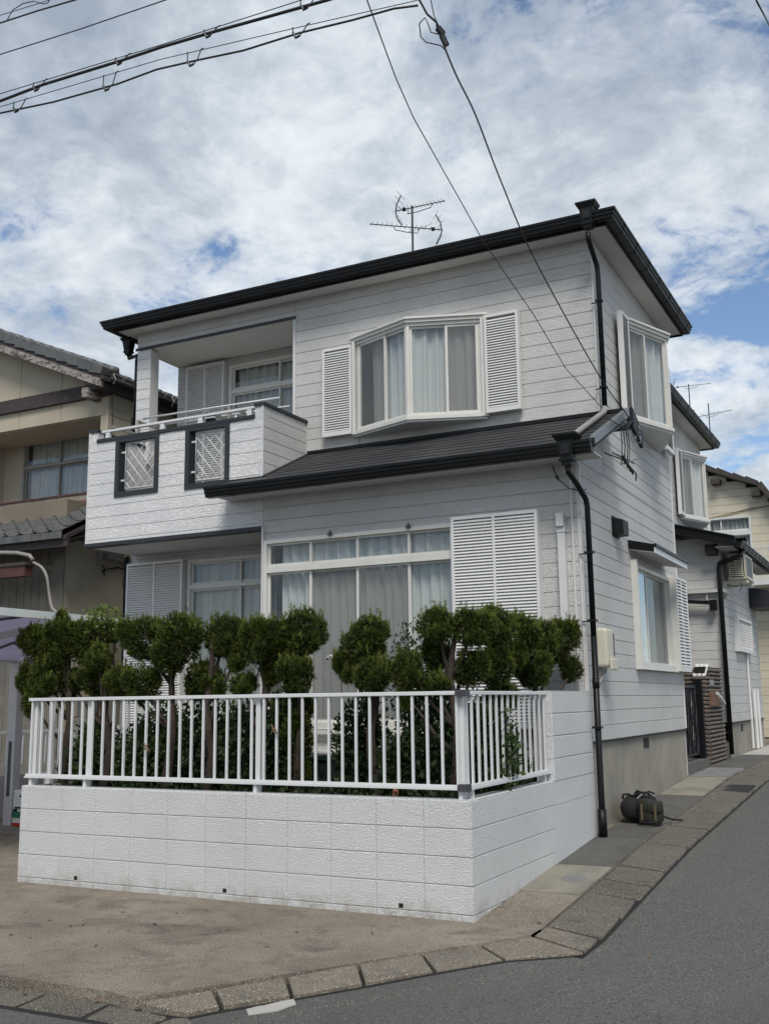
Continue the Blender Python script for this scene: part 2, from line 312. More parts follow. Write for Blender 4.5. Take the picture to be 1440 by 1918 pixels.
def siding(house, fr, a0, a1, c0, c1, holes=(), mat='siding', pitch=.1545, phase=1.14, cuts=(), th=.014, back=.1):
    """wall slab with one board object per course, openings cut out; fr b=0 is the face of the boards"""
    w_ = MB(fr); a0 += .002; a1 -= .002
    for (x0, x1, z0, z1) in subtract((a0+.014, a1-.014, c0, c1), holes): w_.box(x0, x1, -back, -th, z0, z1)
    wall = w_.build('wall', mat, house)
    k = math.floor((c0-phase)/pitch+1e-6)
    while phase+k*pitch < c1-1e-4:
        z0, z1 = max(c0, phase+k*pitch), min(c1, phase+(k+1)*pitch); k += 1
        if z1-z0 < .012: continue
        xs = [a0]+sorted(c for c in cuts if a0 < c < a1)+[a1]
        for i in range(len(xs)-1):
            for (p, q, u, v) in subtract((xs[i], xs[i+1], z0, z1), holes):
                if q-p < .012 or v-u < .012: continue
                b = MB(fr); g = .0022
                cut = .0006 if (len(xs) > 2) else 0
                b.raw([b.P(p+cut, -th, u+g), b.P(p+cut, -.004, u+g), b.P(p+cut, 0, u+g+.005), b.P(p+cut, 0, v-g-.004), b.P(p+cut, -.004, v-g), b.P(p+cut, -th, v-g),
                       b.P(q-cut, -th, u+g), b.P(q-cut, -.004, u+g), b.P(q-cut, 0, u+g+.005), b.P(q-cut, 0, v-g-.004), b.P(q-cut, -.004, v-g), b.P(q-cut, -th, v-g)],
                      [(0, 1, 2, 3, 4, 5), (11, 10, 9, 8, 7, 6), (0, 6, 7, 1), (1, 7, 8, 2), (2, 8, 9, 3), (3, 9, 10, 4), (4, 10, 11, 5), (5, 11, 6, 0)])
                b.build('siding_board', mat, wall)
    return wall
def curtain(parent, fr, a0, a1, b, c0, c1, seed=0, mat='curtain', waves=None):
    rd = random.Random(seed); n = max(12, int((a1-a0)/.012)); mb = MB(fr); vs = []; amp = .024
    ph = [rd.uniform(0, 6.3) for _ in range(4)]; f1 = rd.uniform(42, 58)
    for k, c in enumerate((c0, (c0+c1)/2, c1)):
        for i in range(n+1):
            a = a0+(a1-a0)*i/n; t = a+(.01*math.sin(9*a+k))
            d = amp*(math.sin(f1*t+ph[0])+.55*math.sin(f1*.43*t+ph[1])+.35*math.sin(f1*1.9*t+ph[2]))
            vs.append(mb.P(a, b+d, c))
    fs = [(k*(n+1)+i, k*(n+1)+i+1, (k+1)*(n+1)+i+1, (k+1)*(n+1)+i) for k in range(2) for i in range(n)]
    mb.raw(vs, fs); return mb.build('curtain', mat, parent, smooth=True)
def window(house, fr, a0, a1, c0, c1, cols=(), transom=None, mat='alu_cream', screens=(), sill=.06, curt=True, seed=1, room=.9, name='window', gaps=()):
    t = .045; f = MB(fr)
    f.box(a0, a1, -.07, .035, c1-t, c1).box(a0, a0+t, -.07, .035, c0, c1-t).box(a1-t, a1, -.07, .035, c0, c1-t).box(a0, a1, -.07, .035+sill*.3, c0, c0+t)
    f.box(a0-.03, a1+.03, 0.001, .055, c0-.03, c0-.001)
    W = f.build(name, mat, house)
    i = MB(fr)
    i.box(a0, a1, -room-.02, -room, c0, c1).box(a0-.02, a0, -room, -.07, c0, c1).box(a1, a1+.02, -room, -.07, c0, c1).box(a0, a1, -room, -.07, c0-.02, c0).box(a0, a1, -room, -.07, c1, c1+.02)
    i.build('room_interior', 'room_dark', W)
    A = [a0+t]+list(cols)+[a1-t]; rows = [(c0+t, c1-t)] if transom is None else [(c0+t, transom[0]), (transom[1], c1-t)]
    if transom: MB(fr).box(a0+t, a1-t, -.06, .032, transom[0], transom[1]).build('transom', mat, W)
    for ri, (r0, r1) in enumerate(rows):
        for j in range(len(A)-1):
            x0, x1 = A[j], A[j+1]; bo = -.012 if (j % 2 == 0) else -.038; s = .03
            o0 = 0 if j == 0 else -.016; o1 = 0 if j == len(A)-2 else .016
            S = MB(fr); x0 += o0; x1 += o1
            S.box(x0, x0+s, bo-.018, bo+.006, r0, r1).box(x1-s, x1, bo-.018, bo+.006, r0, r1).box(x0+s, x1-s, bo-.018, bo+.006, r0, r0+s*1.3).box(x0+s, x1-s, bo-.018, bo+.006, r1-s*.8, r1)
            so_ = S.build('sash', mat, W)
            MB(fr).box(x0+s, x1-s, bo-.010, bo-.005, r0+s*1.3, r1-s*.8).build('pane', 'window_glass', W)
            if (ri, j) in screens: MB(fr).box(x0+s, x1-s, bo+.0075, bo+.0085, r0+s, r1-s*.8).build('insect_screen', 'insect_mesh', W)
    if curt:
        for q, (r0, r1) in enumerate(rows):
            xs = [a0+.05]+[x for g in gaps for x in g]+[a1-.05]
            for p in range(0, len(xs), 2): curtain(W, fr, xs[p], xs[p+1], -.12, r0, r1, seed+q*7+p)
    return W
def shutter(house, fr, a0, a1, c0, c1, b0, b1, mid=True, pitch=.034, mat='shutter_white', label=None):
    e = .032; f = MB(fr)
    f.box(a0, a0+e, b0, b1, c0, c1).box(a1-e, a1, b0, b1, c0, c1).box(a0+e, a1-e, b0, b1, c1-e*1.1, c1).box(a0+e, a1-e, b0, b1, c0, c0+e*1.8)
    m_ = (a0+a1)/2
    if mid: f.box(m_-.014, m_+.014, b0, b1-.001, c0+e*1.8, c1-e*1.1)
    f.box(a0+e, a1-e, b0, b0+.006, c0+e*1.8, c1-e*1.1)
    W = f.build('shutter', mat, house, label=label)
    s = MB(fr); z = c0+e*1.8+.004; segs = [(a0+e, m_-.014), (m_+.014, a1-e)] if mid else [(a0+e, a1-e)]
    while z < c1-e*1.1-pitch*.9:
        for (x0, x1) in segs:
            s.ext([s.P(x0, b1-.006, z), s.P(x0, b1-.002, z+.006), s.P(x0, b1-.022, z+pitch*.92), s.P(x0, b1-.028, z+pitch*.86)], fr[1]*(x1-x0))
        z += pitch
    s.build('louvre_slats', mat, W, kind='stuff')
    return W
GP = [(0, 0), (.085, 0), (.098, .012), (.104, .045), (.118, .052), (.122, .085), (.136, .092), (.138, .122), (.13, .126), (.125, .10), (0, .10)]
def gutter(house, fr, a0, a1, z, name='gutter', brk=.9, m0=0, m1=0, s=1.):
    """eave gutter with moulded profile; mitre m0/m1 shift the ends with depth"""
    g = MB(fr); n = len(GP)
    p = [g.P(a0-m0*b*s, b*s, z+c*s) for b, c in GP]+[g.P(a1+m1*b*s, b*s, z+c*s) for b, c in GP]
    g.raw(p, [tuple(range(n-1, -1, -1)), tuple(range(n, 2*n))]+[(i, (i+1) % n, n+(i+1) % n, n+i) for i in range(n)])
    G_ = g.build(name, 'black_paint', house)
    k = a0+.35
    while k < a1-.2:
        q = MB(fr).ext([MB(fr).P(k, b*s+.004 if b > .02 else b, z+c*s-.004) for b, c in GP[:9]]+[MB(fr).P(k, .0, z+.126*s)], fr[1]*.022)
        q.build('gutter_bracket', 'black_paint', G_); k += brk
    return G_
def hopper(house, x, y, z, s=1.):
    h_ = MB()
    def fr_(w0, d0, z0, w1, d1, z1):
        p = [(x-w0, y-d0, z0), (x+w0, y-d0, z0), (x+w0, y+d0, z0), (x-w0, y+d0, z0), (x-w1, y-d1, z1), (x+w1, y-d1, z1), (x+w1, y+d1, z1), (x-w1, y+d1, z1)]
        h_.raw(p, [(0, 3, 2, 1), (4, 5, 6, 7), (0, 1, 5, 4), (1, 2, 6, 5), (2, 3, 7, 6), (3, 0, 4, 7)])
    fr_(.05*s, .05*s, z-.31*s, .055*s, .055*s, z-.27*s); fr_(.075*s, .07*s, z-.268*s, .078*s, .072*s, z-.242*s)
    fr_(.062*s, .06*s, z-.24*s, .088*s, .08*s, z-.06*s); fr_(.092*s, .084*s, z-.059*s, .122*s, .105*s, z-.012*s); fr_(.126*s, .11*s, z-.011*s, .128*s, .112*s, z+.012*s)
    fr_(.04*s, .004, z-.2*s, .045*s, .004, z-.10*s)
    for i in range(8*0): pass
    H = h_.build('rain_hopper', 'black_paint', house)
    g = MB()
    g.box(x-.045*s, x+.045*s, y-.082*s, y-.074*s, z-.20*s, z-.09*s); g.build('hopper_panel', 'black_matte', H); return H
def hgt(y): return float(np.interp(y, [-60, 0, 3.11, 7.9, 11.5, 15.7, 60], [0, 0, .23, .49, .55, .565, .6]))
def rdz(y): return hgt(y)-float(np.interp(y, [-60, -2.7, -1.0, 60], [.07, .07, .055, .055]))
YS = [-60, -20, -6, -2.7, -1.0, 0, 1.5, 3.11, 5.5, 7.9, 11.5, 15.7, 30, 60]
# ================================================================== SETTING
g = MB(); 
for i in range(len(YS)-1):
    y0, y1 = YS[i], YS[i+1]; g.raw([(-60, y0, rdz(y0)), (60, y0, rdz(y0)), (60, y1, rdz(y1)), (-60, y1, rdz(y1))], [(0, 1, 2, 3)])
g.build('road', 'asphalt', kind='structure')
g = MB().raw([(-400, -400, -.25), (400, -400, -.25), (400, 400, -.25), (-400, 400, -.25)], [(0, 1, 2, 3)]); g.build('ground', 'soil', kind='structure')
# apron: flat in front of the wall, following the rise along the side lane
g = MB(); prof = [(-14, -2.50), (-1.55, -2.505), (-1.15, -2.51), (-.98, -2.555), (-.86, -2.42), (.50, -.21), (.50, 0), (-14, 0)]
g.raw([(x, y, 0) for x, y in prof]+[(x, y, -.14) for x, y in prof], [tuple(range(8))]+[(i, i+1, 8+i+1, 8+i) for i in range(5)])
ys = [0, 1.5, 3.11, 7.9, 11.5, 15.7, 22]
for a, b in zip(ys, ys[1:]): g.raw([(-14, a, hgt(a)), (.5, a, hgt(a)), (.5, b, hgt(b)), (-14, b, hgt(b)), (.5, a, hgt(a)-.1), (.5, b, hgt(b)-.1)], [(0, 1, 2, 3), (1, 4, 5, 2)])
g.build('concrete_apron', 'apron', kind='structure')
kerb = thing('kerb_gutter', (0.5, -.3, 0), 'x', None); del kerb['label']; kerb['kind'] = 'structure'
def kblock(q, zt, mat, zb=.12):
    """q: four (x,y) corners; zt: four tops"""
    cx = sum(p[0] for p in q)/4; cy = sum(p[1] for p in q)/4
    def ins(p, d, z):
        vx, vy = cx-p[0], cy-p[1]; l = math.hypot(vx, vy); return (p[0]+vx/l*d, p[1]+vy/l*d, z)
    j = [random.uniform(.010, .022) for _ in q]; jz = random.uniform(-.004, .003)
    P_ = [ins(p, j[i], zt[i]-zb) for i, p in enumerate(q)]+[ins(p, j[i], zt[i]-.008+jz) for i, p in enumerate(q)]+[ins(p, j[i]+.014, zt[i]+jz) for i, p in enumerate(q)]
    f = [(3, 2, 1, 0), (8, 9, 10, 11)]+[(i, (i+1) % 4, 4+(i+1) % 4, 4+i) for i in range(4)]+[(4+i, 4+(i+1) % 4, 8+(i+1) % 4, 8+i) for i in range(4)]
    return MB().raw(P_, f).build('kerb_block', mat, kerb)
di = [(-.90, -2.57), (-.68, -2.20), (-.45, -1.80), (-.21, -1.36), (.03, -.95), (.27, -.57), (.50, -.20)]
do = [(-.60, -2.55), (-.50, -2.36), (-.27, -2.02), (-.02, -1.64), (.24, -1.20), (.52, -.76), (.93, -.40)]
for i in range(6): kblock([di[i], do[i], do[i+1], di[i+1]], [-.010, -.036, -.034, -.010], 'kerb')
y = -.20; ye = [-.5]; yi = [-.2]
js = [(-.20, -.40), (.10, .02), (.60, .56), (1.12, 1.08), (1.56, 1.52), (2.06, 2.03)]
while js[-1][0] < 20: js.append((js[-1][0]+.5, js[-1][1]+.5))
for i in range(len(js)-1):
    (a, b), (c, d) = js[i], js[i+1]; x0 = lambda v: .50; x1 = lambda v: .93+.012*max(0, v-3)
    u_, v_, w_, t_ = [random.uniform(.008, .030) for _ in range(4)]; kblock([(x0(a), a+u_), (x1(b), b+v_), (x1(d)-random.uniform(0, .02), d-w_), (x0(c), c-t_)], [hgt(a)-.006, rdz(b)+.024, rdz(d)+.024, hgt(c)-.006], 'kerb' if i < 1 else 'kerb_mossy')
for i in range(24):
    x1_ = -.93-.42*i if i else -.5; x0_ = -.93-.42*(i+1)
    xa, xb = -1.12-.47*i, -1.12-.47*(i+1)
    kblock([(xb, -2.78), (xa, -2.78), (xa-.02, -2.515), (xb-.02, -2.515)], [-.058, -.058, -.050, -.050], 'kerb_mossy')
kblock([(-1.11, -2.78), (-.70, -2.80), (-.66, -2.60), (-1.13, -2.56)], [-.058, -.058, -.048, -.048], 'kerb_mossy'); kblock([(-.69, -2.80), (-.22, -2.83), (-.56, -2.57), (-.65, -2.60)], [-.058, -.060, -.044, -.046], 'kerb_mossy')
b = MB(); b.raw([(-14, -2.80, -.068), (-.6, -2.82, -.068), (-.6, -2.5, -.0665), (-14, -2.5, -.0665)], [(0, 1, 2, 3)])
for i in range(6): b.raw([(di[i][0]-.02, di[i][1], rdz(di[i][1])+.003), (do[i][0]+.018, do[i][1]-.012, rdz(do[i][1])+.003), (do[i+1][0]+.018, do[i+1][1]-.012, rdz(do[i+1][1])+.003), (di[i+1][0]-.02, di[i+1][1], rdz(di[i+1][1])+.003)], [(0, 1, 2, 3)])
ys_ = [-.5, 0, 1.5, 3.11, 5.5, 7.9, 11.5, 15.7, 20]
for a, c in zip(ys_, ys_[1:]):
    xo = lambda v: .928+.012*max(0, v-3); b.raw([(.499, a+(.3 if a < 0 else 0), rdz(a)+.003), (xo(a)+.012, a, rdz(a)+.003), (xo(c)+.012, c, rdz(c)+.003), (.499, c, rdz(c)+.003)], [(0, 1, 2, 3)])
b.build('gutter_bed', 'crack', kerb)
# paving slabs along the side wall
def slab(x0, x1, y0, y1, mat, lift=.004, name='paving_slab', sk=0.):
    s_ = MB(); st = [y0]+[q for q in (1.5, 3.11, 7.9, 11.5, 15.7) if y0 < q < y1]+[y1]
    for a, c in zip(st, st[1:]): s_.raw([(x0, a+sk*(a == y0), hgt(a)+lift), (x1, a, hgt(a)+lift), (x1, c, hgt(c)+lift), (x0, c+sk*(c == y1), hgt(c)+lift), (x0, a, hgt(a)-.05), (x1, a, hgt(a)-.05), (x1, c, hgt(c)-.05), (x0, c, hgt(c)-.05)], [(0, 1, 2, 3), (0, 4, 5, 1), (1, 5, 6, 2), (2, 6, 7, 3), (3, 7, 4, 0)])
    return s_.build(name, mat, kind='structure')
slab(.001, .497, .945, 1.90, 'slab_light', .008); slab(.001, .497, 1.915, 3.9, 'slab'); slab(-.05, .497, 3.915, 6.1, 'slab'); slab(-.03, .497, 6.115, 7.9, 'slab_light', .006)
slab(-.03, .47, 7.93, 9.45, 'slab_pale', .010); slab(-.03, .497, 9.47, 12.6, 'slab', .006); slab(-.03, .494, 12.62, 17, 'slab_far', .012)
m_ = MB(); mid = (.30, 1.44); m_.raw([(mid[0], mid[1], hgt(1.44)+.016)]+[(mid[0]+.095*math.cos(2*math.pi*k/24), mid[1]+.13*math.sin(2*math.pi*k/24), hgt(mid[1]+.13*math.sin(2*math.pi*k/24))+.015) for k in range(24)]+[(mid[0]+.1*math.cos(2*math.pi*k/24), mid[1]+.137*math.sin(2*math.pi*k/24), hgt(mid[1])-.0) for k in range(24)], [(0, 1+k, 1+(k+1) % 24) for k in range(24)]+[(1+k, 25+k, 25+(k+1) % 24, 1+(k+1) % 24) for k in range(24)])
m_.build('manhole', 'slab_pale', label='round grey drain lid set in the pale concrete slab', cat='drain lid')
# slotted drain cover in the gutter
gr = MB(); 
for k in range(9): gr.box(.60, .94, 6.72+k*.07, 6.72+k*.07+.03, rdz(6.72+k*.07), rdz(6.72+k*.07)+.046)
gr.build('drain_grate', 'dull_metal', label='slotted steel drain grate in the roadside gutter', cat='drain grate')
# torn white patch of old road paint with faint marks
pp = MB(); o_ = [(-.395, -2.29), (-.37, -2.22), (-.345, -2.19), (-.30, -2.08), (-.26, -2.02), (-.195, -2.10), (-.21, -2.17), (-.22, -2.24), (-.325, -2.37)]
pp.raw([(x, y, rdz(y)+.006) for x, y in o_]+[(x, y, rdz(y)+.001) for x, y in o_], [tuple(range(9))]+[(i, (i+1) % 9, 9+(i+1) % 9, 9+i) for i in range(9)])
pp.build('paint_patch', 'slab_far', label='torn whitish patch stuck on the asphalt beside the gutter', cat='road patch')
# ================================================================== BLOCK WALL
H0 = .045
bw = thing('block_wall', (-2.2, 0, 0), 'low white stucco block wall wrapping the corner of the front garden', 'garden wall')
core = MB(); core.box(-4.485, -.008, .008, .125, -.1, .843).box(-.125, -.008, .1251, 3.2, -.1, .843).box(-.125, -.008, 1.952, 3.2, .8431, 1.643).box(-4.483, -4.36, .125, 3.2, -.1, .843); core.build('mortar_core', 'joint', bw)
ff = frame((0, 0, 0), (-1, 0, 0), (0, -1, 0)); fs = frame((0, 0, 0), (0, 1, 0), (1, 0, 0)); flw = frame((-4.49, 0, 0), (0, 1, 0), (-1, 0, 0))
xs = [0, .392]+[.392+.4*k for k in range(1, 11)]+[4.49]
g_ = .0022
for r_ in range(-1, 4):
    z0, z1 = (-.1, H0) if r_ < 0 else (H0+.2*r_, H0+.2*(r_+1))
    for i in range(len(xs)-1):
        hole = (r_ == 0 and i in (1, 5, 9))
        for (p, q, u, v) in subtract((xs[i]+(g_ if i else .003), xs[i+1]-g_, z0+g_, z1-(g_ if r_ < 3 else 0)), [(xs[i]+.18, xs[i]+.215, .058, .088)] if hole else []):
            MB(ff).cbox(p, q, -.122, 0, u, v, .0045).build('block', 'stucco', bw)
    for (p, q) in ((.003, 1.9), (1.9, 3.2)):
        MB(fs).cbox(p, q-(.0002 if q < 3 else 0), -.122, .0, z0+(g_ if p < 1 or r_ >= 3 else 0), z1-(g_ if (p < 1 or r_ >= 2) else 0), .0045 if (p < 1) else .0003).build('block_course', 'stucco', bw)
    MB(flw).cbox(.13, 3.2, -.1, .0, z0+g_, z1-g_, .0035).build('block_course', 'stucco', bw)
for k in range(4): MB(fs).cbox(1.95, 3.2, -.122, .0, .845+.2*k+g_, .845+.2*(k+1)-g_, .006).build('block_course', 'stucco', bw)
MB().box(-4.485, -.004, .004, .14, .8435, .8505).build('wall_cap', 'stucco', bw); MB().box(-.14, -.001, .142, 1.95, .8435, .8505).build('wall_cap', 'stucco', bw); MB().box(-.14, -.001, 1.951, 3.2, 1.6435, 1.652).build('wall_cap', 'stucco', bw)
wh = MB()
for i in (1, 5, 9): wh.box(-(xs[i]+.217), -(xs[i]+.178), .0028, .0035, .056, .090)
wh.build('weep_hole', 'crack', bw)
MB().box(-4.36, -.13, .14, 3.2, .3, .74).build('garden_bed', 'soil', kind='structure')
# ================================================================== RAILINGS
def place_local(name, me, mat, parent, off): 
    o = mesh_object(name, me, mat, parent); o.location = off; return o
def railing(O, ux, n, L_, posts, picks, label, cap=True):
    fr = frame(O, ux, n); lf = frame((0, 0, 0), ux, n); t = thing('railing', O, label, 'railing', 'white railings round the front garden')
    MB(fr).box(0, L_, -.020, .020, 1.616, 1.646).build('top_rail', 'alu_white', t, bevel=.004)
    MB(fr).box(0, L_, -.020, .022, .928, .953).build('bottom_rail', 'alu_white', t, bevel=.004)
    MB(fr).box(0, L_, .0245, .034, .917, .934).build('bottom_rail_lip', 'alu_white', t)
    pm = MB(lf).box(-.0095, .0095, -.009, .009, .9535, 1.6155).mesh('picket')
    for a in picks: place_local('picket', pm, 'alu_white', t, fr[1]*a)
    qm = MB(lf).box(-.022, .022, -.058, -.0225, .8505, 1.61).mesh('post')
    for a in posts: place_local('post', qm, 'alu_white', t, fr[1]*a)
    fm = MB(lf).box(-.016, .016, -.0224, .016, .8505, .924).mesh('post_foot')
    for a in posts: place_local('post_foot', fm, 'alu_white', t, fr[1]*a)
    return t
rf_ = railing((-.075, .065, 0), (-1, 0, 0), (0, -1, 0), 4.42, [.03, 1.86, 3.70, 4.36], [.052+.1237*k for k in range(36)], 'long white aluminium railing on the front of the block wall')
MB().box(-.12, -.03, .02, .10, 1.605, 1.655).box(-.118, -.035, .022, .098, .908, .960).build('corner_joint', 'dull_metal', rf_)
railing((-.065, .11, 0), (0, 1, 0), (1, 0, 0), 1.84, [.06, 1.74], [.095+.131*k for k in range(14)], 'short white aluminium railing on the lane side of the block wall')
railing((-4.42, .14, 0), (0, 1, 0), (-1, 0, 0), 2.9, [.1, 1.4, 2.8], [.12+.1237*k for k in range(23)], 'white aluminium railing on the carport side of the garden wall')
# ================================================================== HOUSE
G, U, S, YB = 3.22, 4.24, -.03, 7.93
HS = thing('house', (-3.5, 5.5, .3), 'white two storey house with black gutters behind the topiary garden', 'house')
fG = frame((0, G, 0), (1, 0, 0), (0, -1, 0)); fU = frame((0, U, 0), (1, 0, 0), (0, -1, 0)); fS = frame((S, 0, 0), (0, 1, 0), (1, 0, 0)); fB = frame((0, 5.2, 0), (1, 0, 0), (0, -1, 0))
fL = frame((-6.93, 0, 0), (0, 1, 0), (-1, 0, 0))
# front wall, ground floor
WG = (-3.965, -1.455, 1.30, 3.515)
siding(HS, fG, -4.0, S, .95, 4.08, [WG], phase=.95+.03)
MB(fG).box(-4.0, S, -.1, -.005, .2, .948).build('foundation', 'found', HS)
window(HS, fG, *WG, cols=(-3.325, -2.69, -2.03), transom=(3.115, 3.185), screens=((0, 1), (0, 2)), seed=3, gaps=((-3.93+.02, -3.80),))
for k in range(2): MB(fG).box(-3.05+k*1.02, -3.0+k*1.02, .036, .07, 3.5, 3.53).box(-3.035+k*1.02, -3.015+k*1.02, .04, .055, 3.53, 3.56).build('window_catch', 'dull_metal', HS)
MB(fG).box(-3.99, -1.0, .056, .10, 1.215, 1.262).box(-3.97, -1.2, .0, .13, 1.04, 1.075).build('sill_ledge', 'alu_cream', HS)
shutter(HS, fG, -1.452, -.46, 1.28, 3.56, .002, .125)
MB(fG).box(-4.0, -3.972, .0015, .03, .95, 3.69).box(-.055, -.03, .001, .012, 1.65, 4.06).box(-.125, -.10, .001, .014, 1.65, 4.06).build('wall_trim', 'trim_paint', HS)
cdt = MB(fG).box(-.265, -.185, .001, .065, 1.66, 3.40).box(-.272, -.178, .001, .072, 3.30, 3.345).box(-.262, -.188, .001, .10, 3.40, 3.50).box(-.262, -.188, .035, .10, 3.36, 3.40); cdt.build('pipe_cover', 'trim_paint', HS)
# recess under the balcony
WR = (-5.895, -4.10, .9, 3.53)
siding(HS, fU, -6.93, -4.0, .7, 3.69, [WR], phase=.98)
window(HS, fU, *WR, cols=(-5.04,), transom=(3.12, 3.175), seed=9)
shutter(HS, fU, -6.915, -5.93, .95, 3.54, .002, .11)
MB(fL).box(3.6, 5.2, -.02, -.005, 0, .01)
MB(fU).box(-6.93, -4.0, -.1, -.006, .2, .698).build('foundation', 'found', HS)
# left side wall
siding(HS, fL, 5.2, YB, 3.7, 6.99, mat='siding'); siding(HS, fL, U, YB, .7, 3.69, mat='siding')
# upper front wall
siding(HS, fU, -4.17, S, 4.70, 7.0, [(-3.2, -1.46, 5.0, 6.22)], phase=1.14, cuts=(-3.19, -1.40)) 
siding(HS, fU, -6.93, -4.17, 6.76, 7.0, mat='siding')
MB(fU).box(-4.215, -4.17, -.96, .006, 4.3, 6.755).build('wall_trim', 'trim_paint', HS)
MB(fU).box(-.052, -.03, .001, .014, 4.85, 6.99).build('wall_trim', 'trim_paint', HS)
MB(fU).box(-6.95, -4.17, .001, .02, 6.735, 6.775).build('lintel_trim', 'charcoal_trim', HS)
# balcony recess
WB = (-5.935, -4.25, 4.3, 6.62)
siding(HS, fB, -6.93, -4.2, 4.2, 6.75, [WB], mat='siding')
window(HS, fB, *WB, cols=(-5.055,), transom=(6.17, 6.23), seed=5)
shutter(HS, fB, -6.70, -5.99, 4.25, 6.69, .002, .10)
MB().box(-6.93, -4.17, U+.001, 5.2, 6.752, 6.76).build('recess_ceiling', 'soffit', HS)
MB().box(-6.84, -4.0, 3.3, 5.2, 4.0, 4.2).build('balcony_floor', 'soffit', HS)
pl = MB(fU).box(-6.93, -6.68, -.19, -.012, 5.0, 6.735).build('pillar', 'siding', HS)
for k in range(11):
    z = 5.05+.1545*k; MB(fU).cbox(-6.93, -6.68, -.012, 0, z+.003, min(z+.1515, 6.733), .004).build('siding_board', 'stamp', pl)
    MB(frame((-6.68, U, 0), (0, 1, 0), (1, 0, 0))).cbox(.0, .19, .0, .001, z, z+.15, .0005)
# balcony parapet
BT = 5.13
LO = [(-6.30, -5.70, 4.36, 5.03), (-5.135, -4.575, 4.345, 5.03)]
siding(HS, fG, -6.84, -4.0, 3.70, BT-.045, [(a-.03, b+.03, c-.03, d+.03) for a, b, c, d in LO], mat='stamp', pitch=.152, phase=3.742, back=.12)
for (a, b) in ((-6.84, -6.70), (-4.13, -4.0)): MB(fG).cbox(a, b, -.12, 0, BT-.0449, 5.235, .003).build('parapet_post', 'stamp', HS)
MB(fG).box(-6.855, -6.69, -.14, .02, 5.236, 5.275).build('parapet_cap', 'charcoal_trim', HS); MB(fG).box(-4.14, -3.985, -.14, .02, 5.236, 5.275).build('parapet_cap', 'charcoal_trim', HS)
MB(fG).box(-6.699, -4.131, -.14, .02, BT-.044, BT).build('parapet_cap', 'charcoal_trim', HS)
MB(fG).box(-6.842, -6.815, .0005, .014, 3.70, 5.236).box(-4.022, -3.999, .0005, .012, 4.25, 5.236).build('wall_trim', 'stamp', HS)
MB(fG).box(-6.86, -4.01, -.13, .022, 3.655, 3.70).build('drip_trim', 'charcoal_trim', HS)
fP = frame((-3.998, 0, 0), (0, 1, 0), (1, 0, 0)); siding(HS, fP, G+.001, U, 4.1, 5.235, mat='siding', pitch=.152, phase=3.742)
MB(fP).box(G+.021, U-.001, -.14, .02, 5.236, 5.275).build('parapet_cap', 'charcoal_trim', HS)
fQ = frame((-6.84, 0, 0), (0, 1, 0), (-1, 0, 0)); siding(HS, fQ, G+.001, 5.2, 3.7, 5.235, mat='siding', pitch=.152, phase=3.742)
MB(fQ).box(G+.021, 5.2, -.12, .02, 5.236, 5.275).build('parapet_cap', 'charcoal_trim', HS)
MB().box(-6.84, -4.001, 3.3, U-.002, 3.66, 3.70).build('balcony_underside', 'soffit', HS)
for a, b, c, d in LO:
    t = .045; f = MB(fG)
    f.box(a-t-.02, b+t+.02, -.13, .018, c-t-.02, c).box(a-t-.02, a, -.13, .018, c, d+.056).box(b, b+t+.02, -.13, .018, c, d+.056).box(a, b, -.13, .0175, d+.01, d+.054)
    LF = f.build('lattice_opening', 'charcoal_trim', HS)
    x0, x1, z0, z1 = a+.07, b-.015, c+.045, d+.0; bb = -.05
    q = MB(fG); A0 = lambda x, z: q.P(x, bb, z)
    q.tube([A0(x0, z0), A0(x1, z0), A0(x1, z1), A0(x0, z1), A0(x0, z0)], .016, 8); q.build('lattice_frame', 'alu_white', LF, smooth=True)
    for z in (z0+.12, z1-.12): MB(fG).box(a, x0, bb-.012, bb+.012, z-.012, z+.012).build('lattice_bracket', 'alu_white', LF)
    hh = (z1-z0); ww = x1-x0; st = .142
    for sgn in (1, -1):
        c0_ = -hh*1.0
        k = c0_
        while k < ww+hh:
            # line x = x0 + k + (z-z0)*.8*sgn, clipped to the frame
            s_ = .85*sgn; zs = []
            p0 = z0; p1 = z1; base = x0+(k if sgn > 0 else k)
            lo, hi = z0, z1
            xl, xh = base+s_*(lo-z0), base+s_*(hi-z0)
            def zat(x): return z0+(x-base)/s_
            if sgn > 0:
                if xl < x0: lo = zat(x0)
                if xh > x1: hi = zat(x1)
            else:
                if xl > x1: lo = zat(x1)
                if xh < x0: hi = zat(x0)
            if hi-lo > .02:
                MB().tube([A0(base+s_*(lo-z0), lo)+Vector((0, .004*sgn, 0)), A0(base+s_*(hi-z0), hi)+Vector((0, .004*sgn, 0))], .0068, 6).build('lattice_bar', 'alu_white', LF, smooth=True)
            k += st
br = MB(fG).box(-6.66, -4.12, -.075, -.02, 5.222, 5.256); BR = br.build('balcony_rail', 'alu_white', HS, bevel=.005)
for x in (-6.55, -5.62, -5.0, -4.24): MB(fG).box(x-.035, x+.035, -.07, -.025, BT, 5.222).build('rail_post', 'alu_white', BR)
MB().tube([(-6.45, 3.85, 5.55), (-4.18, 3.85, 5.52)], .014, 8).tube([(-6.45, 4.1, 5.50), (-4.18, 4.1, 5.47)], .012, 8).build('laundry_pole', 'alu_white', HS, smooth=True)
for x, y in ((-6.45, 3.95), (-4.9, 3.95)): MB().box(x-.02, x+.02, y-.2, y+.25, 5.46, 5.49).box(x-.02, x+.02, y-.72, y-.2, 5.27, 5.30).box(x-.02, x+.02, y-.22, y-.18, 5.27, 5.49).build('pole_bracket', 'pale_metal', HS)
MB().box(-4.98, -4.86, 3.34, 3.4, 5.14, 5.22).build('peg_box', 'black_matte', HS)
